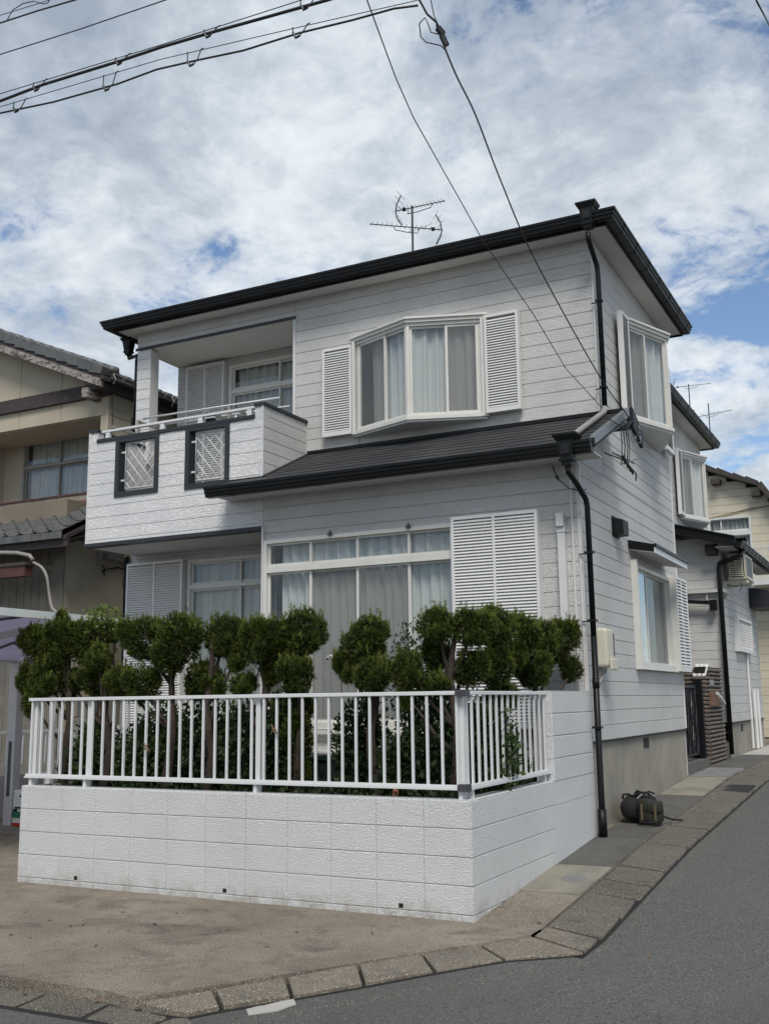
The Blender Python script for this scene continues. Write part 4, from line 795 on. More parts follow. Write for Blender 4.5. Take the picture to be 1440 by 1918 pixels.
# air conditioner on wall brackets
ac = thing('air_conditioner', (.2, 12.3, 3.6), 'cream outdoor air conditioning unit bolted high on the rear wing wall', 'air conditioner')
MB().box(.07, .37, 11.86, 12.72, 3.62, 4.08).build('case', 'meter_cream', ac, bevel=.012)
gx = MB().box(.085, .355, 11.85, 11.859, 3.66, 4.04).build('side_grille_recess', 'crack', ac)
for k in range(10): MB().box(.10, .34, 11.835, 11.849, 3.675+k*.037, 3.694+k*.037).build('side_louvre', 'meter_cream', ac)
MB().box(.10, .115, 11.834, 11.85, 3.66, 4.04).box(.215, .222, 11.832, 11.834, 3.66, 4.04).box(.325, .34, 11.834, 11.85, 3.66, 4.04).build('grille_stile', 'meter_cream', ac)
MB().box(.371, .378, 11.93, 12.66, 3.68, 4.03).build('front_grille', 'dull_metal', ac); MB().box(.3785, .386, 11.9, 11.93, 3.64, 4.06).box(.3785, .386, 12.66, 12.69, 3.64, 4.06).box(.3785, .386, 11.93, 12.66, 4.03, 4.06).box(.3785, .386, 11.93, 12.66, 3.64, 3.68).build('front_frame', 'meter_cream', ac)
MB().box(S+.001, .40, 11.95, 12.0, 3.56, 3.60).box(S+.001, .40, 12.6, 12.65, 3.56, 3.60).box(S+.001, S+.04, 11.95, 12.0, 3.3, 3.56).build('bracket', 'meter_cream', ac)
MB().tube([(.25, 12.1, 3.6), (.26, 12.1, 3.50), (.2, 12.0, 3.36), (.05, 11.75, 3.33), (.0, 11.6, 3.36)], .012, 6).build('drain_hose', 'pale_metal', ac)
# bags by the foundation
def blob(name, mat, parent, c, s, nx=14, e=.45, sag=.0, seed=0, label=None):
    rd = random.Random(seed); vs = []; fs = []; n1, n2 = 10, nx
    sg = lambda v, p: math.copysign(abs(v)**p, v)
    ph = [rd.uniform(0, 6) for _ in range(6)]
    for i in range(n1+1):
        th = -math.pi/2+math.pi*i/n1
        for k in range(n2):
            f_ = 2*math.pi*k/n2; x = sg(math.cos(th), e)*sg(math.cos(f_), e); y = sg(math.cos(th), e)*sg(math.sin(f_), e); z = sg(math.sin(th), e)
            w_ = 1+.06*math.sin(3*x+ph[0]+2*z)+.05*math.sin(5*y+ph[1]+3*x)
            zz = z*w_; 
            if zz > 0: zz -= sag*abs(math.sin(2.2*x+ph[2]))
            vs.append((c[0]+s[0]*x*w_, c[1]+s[1]*y*w_, c[2]+s[2]*(zz if zz > -.95 else -.95)))
    fs = [(i*n2+k, i*n2+(k+1) % n2, (i+1)*n2+(k+1) % n2, (i+1)*n2+k) for i in range(n1) for k in range(n2)]
    return MB().raw(vs, fs).build(name, mat, parent, smooth=True, label=label)
db = thing('duffel_bag', (.17, 4.35, hgt(4.35)), 'black duffel bag slumped against the beige foundation', 'bag')
zb = hgt(4.3)+.01
blob('bag_body', 'bag_black', db, (.17, 4.33, zb+.125), (.15, .37, .12), 24, .66, .5, 3); blob('bag_end', 'bag_black', db, (.16, 4.05, zb+.13), (.13, .14, .13), 16, .7, .3, 9); blob('bag_fold', 'bag_black', db, (.2, 4.5, zb+.16), (.09, .18, .07), 16, .8, .3, 12); blob('side_pocket', 'bag_black', db, (.28, 4.2, zb+.11), (.09, .16, .10), 14, .5, .1, 4)
MB().tube([(.05, 4.05, zb+.22), (.07, 4.0, zb+.265), (.12, 4.02, zb+.27), (.15, 4.12, zb+.24)], .012, 5).tube([(.12, 4.15, zb+.24), (.18, 4.3, zb+.265), (.20, 4.5, zb+.25), (.24, 4.64, zb+.18)], .013, 5).tube([(.24, 4.1, zb+.24), (.27, 4.3, zb+.28), (.28, 4.5, zb+.24)], .011, 5).build('strap', 'bag_black', db)
MB().raw([(.10, 4.20, zb+.22), (.16, 4.22, zb+.30), (.20, 4.32, zb+.27), (.12, 4.36, zb+.22), (.14, 4.27, zb+.21)], [(0, 1, 2, 3), (0, 4, 1), (1, 4, 2), (2, 4, 3), (3, 4, 0)]).build('flap', 'bag_black', db)
MB().tube([(.295, 4.12, zb+.21), (.30, 4.14, zb+.17)], .006, 5).build('zip_pull', 'galv', db)
ob = thing('satchel', (.42, 4.0, hgt(4.0)), 'olive green satchel with tan straps leaning on the black duffel bag', 'bag')
blob('satchel_body', 'bag_olive', ob, (.37, 3.93, zb+.105), (.125, .085, .11), 20, .42, .16, 7); blob('satchel_flap', 'bag_olive', ob, (.37, 3.92, zb+.165), (.130, .092, .065), 16, .36, .10, 8)
for x in (.30, .44): MB().box(x-.011, x+.011, 3.822, 3.836, zb+.03, zb+.19).build('satchel_strap', 'bag_strap', ob)
MB().tube([(.26, 3.9, zb+.05), (.29, 3.8, zb+.012), (.38, 3.78, zb+.012), (.47, 3.82, zb+.02), (.50, 3.9, zb+.07)], .012, 5).tube([(.48, 3.97, zb+.06), (.55, 4.1, zb+.02), (.62, 4.25, zb+.0)], .010, 5).build('carry_strap', 'bag_black', ob)
# rooftop antenna
def yagi(t, c, d, up, L_, n, el, mat='ant_metal', dish=True, side=1):
    c = Vector(c); d = Vector(d).normalized(); s_ = d.cross(Vector(up)).normalized(); u = s_.cross(d)
    MB().tube([c-d*L_*.5, c+d*L_*.5], .008, 6).build('boom', mat, t)
    for k in range(n):
        p = c-d*L_*.5+d*L_*(k+.5)/n; MB().tube([p-s_*el*.5+u*.008, p+s_*el*.5+u*.008], .0035, 4).build('element', mat, t)
    if dish:
        e0 = c-d*L_*.5
        for sg in (1, -1):
            MB().tube([e0, e0+u*.11*sg+d*.02, e0+u*.24*sg+d*.09], .010, 5).build('reflector_arm', mat, t)
            for q in (.08, .16, .24): 
                m_ = e0+u*q*sg+d*(.09*q/.24); MB().tube([m_-s_*.16, m_+s_*.16], .0035, 4).build('element', mat, t)
        MB().box(*(v for i in range(3) for v in ((e0+d*.14)[i]-.022, (e0+d*.14)[i]+.022))).build('balun', 'black_matte', t)
def antenna(loc, h, arms, label, sc=1.):
    t = thing('tv_antenna', loc, label, 'antenna'); x, y, z = loc
    MB().tube([(x, y, z), (x, y, z+h)], .017*sc, 8).build('mast', 'ant_metal', t)
    for (dz, d, L_, n, el, off) in arms:
        dd = Vector(d).normalized(); c = Vector((x, y, z+dz))+dd*off
        yagi(t, c, d, (0, 0, 1), L_, n, el)
        p = Vector((x, y, z+dz-.085)); MB().tube([c-dd*.20-Vector((0, 0, 0)), c-dd*.19-Vector((0, 0, .06)), p-dd*.08, p+dd*.08, c+dd*.17-Vector((0, 0, .06)), c+dd*.2], .007, 5).build('cradle', 'dull_metal', t)
    return t
AN = antenna((-3.24, 6.05, 7.85), 1.12, [(1.09, (1, .06, .0), .80, 13, .16, .13), (.77, (-.78, -.63, .0), 1.12, 15, .16, .10)], 'television antenna with two combs on a mast on the slate roof')
MB().tube([(-3.24, 6.05, 8.62), (-3.3, 6.04, 8.55), (-3.12, 6.03, 8.56), (-2.9, 6.03, 8.60)], .004, 4).build('lead', 'cable', AN)
antenna((-2.75, 25, 9.7), 1.50, [(1.45, (.95, .3, .06), 1.15, 14, .2, .1)], 'far antenna on a thin mast behind the rear gutter, higher of two')
antenna((-2.28, 25.5, 9.4), 1.25, [(.88, (.97, -.2, .02), 1.3, 5, .45, .1)], 'far antenna with few long rods, lower of the two behind the rear gutter')
# ================================================================== OVERHEAD CABLES
def arc(p, q, sag, n=14, wob=0):
    p, q = Vector(p), Vector(q); return [p.lerp(q, i/n)-Vector((0, 0, sag*4*(i/n)*(1-i/n)+wob*math.sin(i*2.1))) for i in range(n+1)]
YP = -2.0
def cable(pts, r, label, group='overhead cables'):
    t = thing('overhead_cable', pts[0], label, 'cable', group); MB().tube(pts, r, 7).build('line', 'cable', t, smooth=True); return t
C1 = cable([(-6, YP, 6.42), (-3.02, YP, 6.26), (-2.56, YP, 6.265), (-1.78, YP, 6.225), (-1.42, YP, 6.215), (-.95, YP, 6.185), (-.51, YP, 6.15), (-.05, YP, 6.115), (3, YP, 5.98)], .0115, 'thickest black bundled cable crossing the top left of the sky')
MB().tube([(-6, YP, 6.50), (-3.02, YP, 6.325), (-1.43, YP, 6.235), (-.26, YP, 6.185), (3, YP, 6.03)], .0035, 5).build('messenger_wire', 'cable', C1)
C2 = cable([(-6, YP, 6.30), (-3.01, YP, 6.155), (-2.44, YP, 6.085), (-1.81, YP, 6.045), (-1.45, YP, 6.05), (-1.09, YP, 6.01), (-.7, YP, 5.96), (-.25, YP, 5.945), (.15, YP, 5.905), (.45, YP, 5.885), (.615, YP, 5.85)], .0072, 'wavy thinner black cable strung just below the thickest cable')
MB().tube([(-6, YP, 6.36), (-3.01, YP, 6.21), (-1.42, YP, 6.12), (-.26, YP, 5.99), (.59, YP, 5.89), (3, YP, 5.75)], .003, 5).build('messenger_wire', 'cable', C2)
cable([(-6, YP, 6.85), (-3.04, YP, 6.675), (-2.2, YP, 6.62), (-1.41, YP, 6.585), (3, YP, 6.4)], .0045, 'plain single wire crossing the top left corner')
C4 = cable([(-6, YP, 7.12), (-3.07, YP, 6.96), (-2.66, YP, 6.93), (-2.27, YP, 6.89), (3, YP, 6.6)], .0065, 'topmost cable at the left with a loose curl')
MB().tube([(-6, YP, 7.2), (-3.07, YP, 7.03), (-2.52, YP, 6.98), (3, YP, 6.7)], .003, 5).build('messenger_wire', 'cable', C4)
MB().tube([(-2.99, YP, 6.95), (-2.93, YP, 7.03), (-2.82, YP, 7.05), (-2.70, YP, 7.03), (-2.60, YP, 6.97), (-2.55, YP, 6.96), (-2.50, YP, 7.03), (-2.49, YP, 7.08)], .004, 5).build('loose_curl', 'cable', C4)
def hanger(x, z0, z1, par):
    h_ = z1-z0
    MB().tube([(x-.055, YP, z1+.012), (x-.045, YP-.012, z1), (x-.042, YP-.015, z0+.02), (x-.015, YP-.015, z0-.022), (x+.015, YP-.015, z0-.01), (x+.035, YP, z0+.03), (x+.055, YP+.01, z1+.008), (x+.075, YP+.01, z1+.012)], .0042, 5).build('cable_hanger', 'cable', par)
    MB().tube([(x-.042, YP-.015, z0+.03), (x-.02, YP-.015, z0-.018), (x+.01, YP-.015, z0-.012)], .0085, 6).build('hanger_sleeve', 'cable', par)
for x, a, b in ((-2.60, 6.24, 6.30), (-1.78, 6.205, 6.255), (-.98, 6.165, 6.215), (-.19, 6.11, 6.175)): hanger(x, a, b, C1)
for x, a, b in ((-2.80, 6.12, 6.195), (-1.89, 6.03, 6.145), (-1.12, 5.99, 6.085), (-.25, 5.925, 5.99)): hanger(x, a, b, C2)
MB().tube([(.66, -1.98, 6.1), (.62, -2.0, 5.9), (.66, -1.96, 5.80), (.71, -1.93, 5.745), (.70, -1.9, 5.73)], .007, 6).tube([(.60, -1.95, 5.76), (.60, -1.93, 5.68), (.63, -1.92, 5.64), (.72, -1.9, 5.60), (.745, -1.88, 5.57)], .004, 5).tube([(.60, -1.95, 5.76), (.64, -1.95, 5.79), (.66, -1.95, 5.74), (.67, -1.93, 5.69), (.71, -1.9, 5.68)], .004, 5).tube([(.70, -2.0, 6.0), (.685, -1.95, 5.88), (.69, -1.92, 5.80), (.725, -1.9, 5.70), (.75, -1.88, 5.56)], .0035, 5).build('splice_leads', 'cable', C2)
MB().tube([(.708, -1.91, 5.72), (.735, -1.89, 5.68)], .022, 8).tube([(.725, -1.89, 5.675), (.748, -1.87, 5.61)], .020, 8).build('splice_clamp', 'cable', C2)
MB().tube([(.70+.025*math.cos(k*.7), -2, 5.93+.03*math.sin(k*.7)) for k in range(10)], .005, 5).build('splice_ring', 'cable', C2)
cable([(1.2, -5.0, 6.3), (.29, -2.06, 5.96), (0.0, -1.07, 6.07), (-.13, -.5, 6.09), (-.31, 1.4, 5.86), (-.27, 2.7, 5.55), (-.20, 3.52, 5.19), (.01, 4.30, 4.86)], .0045, 'thin drop wire running from the street down to the corner of the house', 'drop wires')
def smooth_pts(p, n=5):
    p = [Vector(q) for q in p]; o = []
    for i in range(len(p)-1):
        p0, p1, p2, p3 = p[max(i-1, 0)], p[i], p[i+1], p[min(i+2, len(p)-1)]
        for k in range(n):
            t = k/n; o.append(.5*((2*p1)+(p2-p0)*t+(2*p0-5*p1+4*p2-p3)*t*t+(3*p1-p0-3*p2+p3)*t**3))
    return o+[p[-1]]
cable(smooth_pts([(.73, -1.88, 5.62), (.67, -1.7, 5.72-.02), (.54, -1.2, 5.83), (.41, -.54, 5.93), (.22, .5, 5.91), (.12, 1.64, 5.66), (.20, 3.37, 5.02), (.29, 4.0, 4.78), (.36, 4.27, 4.60)]), .0065, 'thick drop cable running from the splice down to the wire bracket', 'drop wires')
cable([(2.47, -.74, 6.06), (2.44, .16, 6.52), (2.41, 1.06, 6.96)], .006, 'short bit of black cable cutting the top right corner', 'drop wires')
# ================================================================== FOLIAGE
def leafmesh(name, P0, D, ln, wd, tips, rnd, quad=False):
    n = len(P0); side = np.cross(D, rng.normal(size=(n, 3))); side /= np.linalg.norm(side, axis=1)[:, None]+1e-9
    if quad: V = np.stack([P0, P0+D*ln[:, None]*.45+side*wd[:, None], P0+D*ln[:, None], P0+D*ln[:, None]*.45-side*wd[:, None]], 1); k = 4; tp = np.stack([tips*.5, tips, tips, tips], 1)
    else: V = np.stack([P0-side*wd[:, None], P0+D*ln[:, None], P0+side*wd[:, None]], 1); k = 3; tp = np.stack([tips*0.05, tips, tips*0.05], 1)
    me = bpy.data.meshes.new(name); me.vertices.add(n*k); me.vertices.foreach_set('co', V.reshape(-1).astype(np.float32)); me.loops.add(n*k); me.loops.foreach_set('vertex_index', np.arange(n*k, dtype=np.int32)); me.polygons.add(n); me.polygons.foreach_set('loop_start', np.arange(0, n*k, k, dtype=np.int32)); me.polygons.foreach_set('loop_total', np.full(n, k, np.int32)); me.update()
    a = me.attributes.new('tip', 'FLOAT', 'POINT'); a.data.foreach_set('value', tp.reshape(-1).astype(np.float32)); b = me.attributes.new('rnd', 'FLOAT', 'POINT'); b.data.foreach_set('value', np.repeat(rnd, k).astype(np.float32)); return me
def pad(parent, c, rx, rz, mat='juniper', up=.55, dens=1.):
    """clipped juniper pad: tufts of thin blades over a lumpy ellipsoid"""
    c = np.array(c); n = int(2300*dens*max(.25, (rx*rz)/.04)); d = rng.normal(size=(n, 3)); d /= np.linalg.norm(d, axis=1)[:, None]
    ph = rng.uniform(0, 6.3, 9); lump = 1+.07*np.sin(7*d[:, 0]+ph[0]+3*d[:, 2])+.07*np.sin(8*d[:, 1]+ph[1])+.06*np.sin(9*d[:, 2]+ph[2]+4*d[:, 0])+.05*np.sin(15*d[:, 0]+13*d[:, 2]+ph[3])+.04*np.sin(19*d[:, 1]+ph[4])
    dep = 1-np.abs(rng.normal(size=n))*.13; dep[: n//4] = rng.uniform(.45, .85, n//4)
    R3 = np.array([rx, rx*.92, rz]); P0 = c+d*R3*(lump*dep*.93)[:, None]
    K = 5; P0 = np.repeat(P0, K, 0); dd = np.repeat(d, K, 0); tu = rng.normal(size=(n, 3))*.35; D = dd*.75+np.array([0, 0, up])+np.repeat(tu, K, 0)+rng.normal(size=(n*K, 3))*.30; D /= np.linalg.norm(D, axis=1)[:, None]
    # upright sprigs of new growth breaking the clipped outline
    ns = int(16*max(.4, rx/.18)); ds = rng.normal(size=(ns, 3)); ds[:, 2] = np.abs(ds[:, 2])+.25; ds /= np.linalg.norm(ds, axis=1)[:, None]; hs = rng.uniform(.015, .065, ns)
    m9 = 26; t9 = rng.random((ns, m9)); Ps = (c+ds*R3)[:, None, :]+np.array([0, 0, 1.])*(t9*hs[:, None])[:, :, None]+(ds*.3)[:, None, :]*(t9*hs[:, None])[:, :, None]+rng.normal(size=(ns, m9, 3))*.006; Ps = Ps.reshape(-1, 3)
    Ds = np.array([0, 0, 1.])+rng.normal(size=(ns*m9, 3))*.35; Ds /= np.linalg.norm(Ds, axis=1)[:, None]; q9 = ns*m9
    ln = rng.uniform(.020, .044, n*K)*np.where(np.repeat(rng.random(n), K) > .96, 1.7, 1); wd = rng.uniform(.0026, .0050, n*K)
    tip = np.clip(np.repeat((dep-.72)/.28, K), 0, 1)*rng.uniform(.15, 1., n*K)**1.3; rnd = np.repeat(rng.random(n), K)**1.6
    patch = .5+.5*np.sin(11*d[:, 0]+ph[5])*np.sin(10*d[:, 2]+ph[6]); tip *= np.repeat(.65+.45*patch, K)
    P0 = np.concatenate([P0, Ps]); D = np.concatenate([D, Ds]); ln = np.concatenate([ln, rng.uniform(.016, .034, q9)]); wd = np.concatenate([wd, rng.uniform(.0022, .004, q9)]); tip = np.concatenate([tip, rng.uniform(.6, 1.1, q9)]); rnd = np.concatenate([rnd, rng.random(q9)])
    return mesh_object('foliage_pad', leafmesh('foliage_pad', P0-np.array(org[parent.name]), D, ln, wd, tip, rnd), mat, parent)
SR = 'clipped junipers in a row behind the railing'
def juniper(x, y, pads, label, low=()):
    t = thing('juniper_tree', (x, y, .74), label, 'tree', SR); ztop = max(p[2] for p in pads)-.05
    n = 7; pts = [(x+.03*math.sin(i*1.3+x*5)+(0 if i else 0), y+.02*math.cos(i*1.7+x), .74+(ztop-.74)*i/n) for i in range(n+1)]
    tr = MB().tube(pts, .052, 9, .018)
    for k in range(26):
        i = random.randrange(n); p = Vector(pts[i]).lerp(Vector(pts[i+1]), random.random()); a = random.uniform(0, 6.3); tr.tube([p, p+Vector((math.cos(a), math.sin(a), .3))*random.uniform(.05, .09)], .008, 4, .003)
    T_ = tr.build('trunk', 'bark', t, smooth=True)
    for (px, py, pz, rx, rz) in pads:
        pz -= .03 if pz > 2.1 else 0
        z0 = max(.95, pz-.32); i = min(n-1, max(0, int((z0-.74)/(ztop-.74)*n))); b = Vector(pts[i]); e = Vector((px, py, pz-.02))
        MB().tube([b, b.lerp(e, .45)+Vector((0, 0, -.03)), b.lerp(e, .8)+Vector((0, 0, .01)), e], .020, 6, .007).build('branch', 'bark', T_, smooth=True)
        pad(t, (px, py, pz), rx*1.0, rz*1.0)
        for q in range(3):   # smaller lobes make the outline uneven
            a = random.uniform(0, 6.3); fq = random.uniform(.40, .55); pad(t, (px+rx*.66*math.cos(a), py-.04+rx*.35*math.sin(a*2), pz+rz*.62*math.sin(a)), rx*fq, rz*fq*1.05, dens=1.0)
    return t
TR = [
 (-4.36, .42, [(-4.64, .35, 2.18, .205, .18), (-4.39, .31, 2.20, .12, .19), (-4.43, .39, 2.38, .05, .11), (-4.76, .32, 1.81, .117, .145), (-4.51, .3, 1.85, .176, .198), (-4.68, .28, 1.59, .106, .14)], 'leftmost clipped juniper with a thin spire on top and one pad hanging over the rail'),
 (-3.86, .42, [(-4.19, .54, 2.2, .252, .241), (-4.4, .5, 1.79, .122, .144), (-4.08, .49, 1.79, .157, .152), (-3.92, .34, 2.0, .127, .117)], 'clipped juniper with pale bamboo-like sprays behind its top, second from the left'),
 (-3.11, .42, [(-3.44, .43, 2.2, .238, .207), (-3.65, .36, 1.77, .141, .151), (-3.36, .33, 1.75, .168, .168), (-2.95, .33, 2.2, .218, .223), (-3.06, .34, 1.98, .146, .151)], 'broad clipped juniper with twin round tops in front of the left shutter'),
 (-2.68, .42, [(-2.6, .54, 2.21, .204, .184), (-2.44, .51, 1.98, .108, .118), (-2.83, .51, 1.77, .165, .18), (-2.64, .5, 1.74, .069, .129)], 'clipped juniper with a single round top and large low ball left of the wall edge'),
 (-2.12, .42, [(-2.11, .33, 2.09, .123, .189), (-1.99, .37, 2.17, .16, .151), (-2.35, .46, 1.73, .126, .097), (-2.04, .48, 1.9, .134, .162)], 'clipped juniper with crowded narrow pads right of the slim wall strip'),
 (-1.75, .44, [(-1.75, .52, 2.21, .217, .198), (-1.92, .53, 1.99, .162, .143), (-1.68, .3, 1.79, .138, .156), (-1.80, .5, 1.5, .13, .16), (-1.79, .5, 1.25, .12, .16), (-1.80, .5, 1.0, .11, .14)], 'clipped juniper with foliage down to the ground left of the open gap'),
 (-1.02, .42, [(-1.07, .45, 2.17, .162, .144), (-1.15, .47, 2.02, .2, .154), (-1.26, .42, 1.85, .091, .127), (-.98, .33, 1.78, .155, .151)], 'clipped juniper standing alone right of the open gap with a bare thick trunk'),
 (-.31, .45, [(-.42, .41, 2.2, .174, .117), (-.13, .45, 2.16, .17, .131), (-.5, .54, 1.93, .106, .119), (-.19, .52, 1.83, .143, .148), (-.48, .43, 1.72, .157, .079), (-.68, .36, 1.83, .127, .149), (-.67, .33, 1.61, .036, .089)], 'wide flat topped juniper behind the corner of the railing'),
 (-.34, 1.55, [(-.28, 1.3, 2.23, .20, .164), (-.28, 1.9, 2.18, .204, .178), (-.26, 1.25, 1.85, .163, .159), (-.28, 1.8, 1.98, .12, .12), (-.3, 1.5, 1.6, .15, .13)], 'clipped juniper behind the short side railing, second from the right'),
 (-.34, 2.55, [(-.28, 2.6, 2.18, .195, .185), (-.15, 2.92, 2.22, .16, .165), (-.28, 2.3, 1.87, .188, .188), (-.13, 3.02, 1.86, .112, .108), (-.28, 2.9, 2.06, .145, .134)], 'rightmost clipped juniper reaching past the railing towards the black downpipe')]
for x, y, p, lb_ in TR: juniper(x, y, p, lb_)
def shrub(name, c, rx, rz, n, lab, mat='shrub_dark', ls=(.02, .045), grp=None, stems=5, cat='shrub'):
    t = thing(name, (c[0], c[1], .74), lab, cat, grp); z0 = .74; st = MB()
    for k in range(stems):
        a = random.uniform(0, 6.3); e = Vector((c[0]+rx*.6*math.cos(a), c[1]+rx*.5*math.sin(a), c[2]+rz*random.uniform(-.1, .7))); b = Vector((c[0]+.03*math.cos(a), c[1]+.03*math.sin(a), z0)); st.tube([b, b.lerp(e, .5)+Vector((0, 0, .05)), e], .009, 5, .003)
    st.build('stems', 'bark', t)
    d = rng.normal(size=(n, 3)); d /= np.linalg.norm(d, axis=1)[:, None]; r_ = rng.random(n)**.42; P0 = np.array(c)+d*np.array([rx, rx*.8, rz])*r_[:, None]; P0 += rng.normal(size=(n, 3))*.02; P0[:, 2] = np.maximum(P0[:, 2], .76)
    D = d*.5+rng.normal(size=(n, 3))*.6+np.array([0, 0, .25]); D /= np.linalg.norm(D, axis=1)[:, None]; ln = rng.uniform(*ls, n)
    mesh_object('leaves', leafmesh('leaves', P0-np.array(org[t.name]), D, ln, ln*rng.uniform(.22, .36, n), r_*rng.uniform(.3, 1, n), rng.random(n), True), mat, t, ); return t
shrub('camellia_shrub', (-.80, .66, 1.75), .20, .50, 1500, 'loose leafy shrub between the lone juniper and the flat topped one', 'shrub_dark', (.022, .045))
shrub('nandina_shrub', (-4.07, .55, 2.36), .22, .20, 420, 'pale yellow green sprays rising behind the second juniper', 'lime_leaf', (.02, .06), stems=8)
BS = 'low shrubs behind the railing'
low = [(-4.1, .55, 1.1, .22, .30, 'low dark shrub at the left end of the garden bed'), (-3.55, .6, 1.05, .25, .30, 'low leafy shrub under the second and third junipers'), (-3.0, .7, 1.15, .25, .38, 'tall low-growing shrub before the left shutter'), (-2.45, .7, 1.15, .28, .36, 'broad leaved shrub left of the middle post'),
       (-2.0, .55, 1.2, .2, .40, 'bright shrub left of the juniper with foliage to the ground'), (-1.35, .8, 1.2, .2, .36, 'small upright shrub in the open gap'), (-.85, .55, 1.0, .2, .25, 'low shrub at the foot of the camellia'), (-.55, .6, 1.25, .26, .45, 'dense dark shrub near the railing corner'), (-.25, .95, 1.15, .22, .38, 'shrub filling the railing corner'), (-.35, 1.5, 1.0, .2, .25, 'low flowering shrub behind the side railing')]
low += [(-3.9, 1.3, 1.1, .3, .45, 'dark shrub deep in the bed behind the second juniper'), (-3.2, 1.4, 1.1, .3, .45, 'dark shrub deep in the bed before the left shutter'), (-2.55, 1.3, 1.1, .28, .45, 'dark shrub deep in the bed behind the fourth juniper'), (-.7, 1.5, 1.1, .3, .5, 'dark shrub deep in the bed behind the railing corner')]
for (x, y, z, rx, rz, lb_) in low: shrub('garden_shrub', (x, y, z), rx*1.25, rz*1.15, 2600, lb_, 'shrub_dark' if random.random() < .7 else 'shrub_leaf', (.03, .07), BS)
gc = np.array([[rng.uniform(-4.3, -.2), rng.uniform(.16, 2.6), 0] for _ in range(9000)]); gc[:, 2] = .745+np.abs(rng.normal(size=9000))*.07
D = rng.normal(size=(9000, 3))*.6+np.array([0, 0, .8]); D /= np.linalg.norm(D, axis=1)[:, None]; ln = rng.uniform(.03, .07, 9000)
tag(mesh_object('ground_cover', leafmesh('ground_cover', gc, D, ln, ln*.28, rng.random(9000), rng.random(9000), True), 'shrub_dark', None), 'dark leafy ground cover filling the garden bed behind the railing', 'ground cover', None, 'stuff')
# things in the garden
fl = thing('garden_flower', (-1.62, .9, .75), 'tall white garden flower nodding in front of the curtain', 'flower')
MB().tube([(-1.60, .9, .75), (-1.58, .9, 1.4), (-1.60, .9, 1.8), (-1.66, .9, 1.95), (-1.69, .88, 1.97)], .004, 5).build('stem', 'bark', fl)
for k in range(7): blob('petals', 'flower', fl, (-1.70+.03*math.cos(k), .88+.02*math.sin(k*2), 1.97+.014*math.sin(k*1.7)), (.016, .016, .011), 8, .9, 0, k)
bn = thing('plastic_bin', (-2.2, 1.6, .75), 'dark green plastic bin on the garden bed below the window', 'bin'); MB().box(-2.38, -2.06, 1.5, 1.8, .76, 1.03).build('bin_body', 'dark_green_plastic', bn, bevel=.02); MB().box(-2.40, -2.04, 1.48, 1.82, 1.031, 1.06).build('bin_rim', 'dark_green_plastic', bn)
MB().ext([(-2.20+.14*math.cos(k*.524), 1.64+.12*math.sin(k*.524), 1.07) for k in range(12)], (0, 0, .05)).build('wash_bowl', 'alu_white', None, label='white plastic bowl upside down on the dark bin', cat='bowl', bevel=.02)
tl = thing('watering_can', (-1.07, .95, .85), 'turquoise watering can lying among the shrubs', 'watering can'); blob('can_body', 'teal', tl, (-1.04, .95, 1.07), (.085, .08, .07), 16, .7, 0, 2); MB().tube([(-1.08, .9, 1.03), (-1.17, .86, 1.01), (-1.20, .85, 1.02)], .02, 8, .012).build('spout', 'teal', tl, smooth=True); MB().tube([(-1.06, .90, 1.12), (-1.05, .88, 1.16), (-.99, .88, 1.15), (-.97, .9, 1.09)], .009, 6).build('handle', 'black_matte', tl)
MB().tube([(-.77, .30, .75), (-.77, .30, .81), (-.77, .30, .83), (-.77, .30, .87), (-.765, .30, .895)], .035, 9, .02).build('clay_ornament', 'terracotta', None, smooth=True, label='small terracotta ornament at the edge of the bed', cat='ornament')
for k, (x, y) in enumerate(((-3.05, .05), (-1.735, .06))): MB().tube([(x-.03, y-.03, 1.18+k*.15), (x+.0, y-.03, 1.22+k*.15), (x+.03, y-.02, 1.17+k*.15), (x+.0, y-.035, 1.19+k*.15), (x-.03, y-.03, 1.25+k*.15)], .006, 5).build('twine_knot', 'rusty', None, label=('pale twine knotted on a picket left of the middle post', 'brown twine knotted on the middle post of the long railing')[k], cat='twine')
# ================================================================== CARPORT
cp = thing('carport', (-6.0, 1.0, .1), 'aluminium carport with purple tinted roof panels left of the garden', 'carport')
def rz_(x): t = (x+4.7)/-2.3; return 2.47-.10*t-.26*t*t*t
for y in (-.35, 2.25):
    MB().box(-7.03, -6.89, y-.06, y+.06, hgt(max(y, 0))-.02, 2.10).build('post', 'carport_frame', cp, bevel=.008)
    MB().box(-6.985, -6.935, y-.064, y-.0605, .5, 1.15).build('post_slot', 'dull_metal', cp)
    MB().tube([(-6.88, y, 1.72), (-6.7, y, 1.98), (-6.55, y, 2.10)], .022, 6).build('brace', 'carport_frame', cp)
xs_ = [-4.72-.23*k for k in range(11)]
for y in (-.35, .9, 2.25, 2.62):
    for a, b in zip(xs_, xs_[1:]): pass
    v = MB(); n = len(xs_); pr = [(x, y-.025, rz_(x)-.03) for x in xs_]+[(x, y-.025, rz_(x)-.10) for x in reversed(xs_)]; v.ext(pr, (0, .05, 0)); v.build('rafter', 'carport_frame', cp)
for y in (.28, 1.55): 
    pr = [(x, y-.01, rz_(x)-.002) for x in xs_]+[(x, y-.01, rz_(x)-.028) for x in reversed(xs_)]; MB().ext(pr, (0, .022, 0)).build('glazing_bar', 'dull_metal', cp)
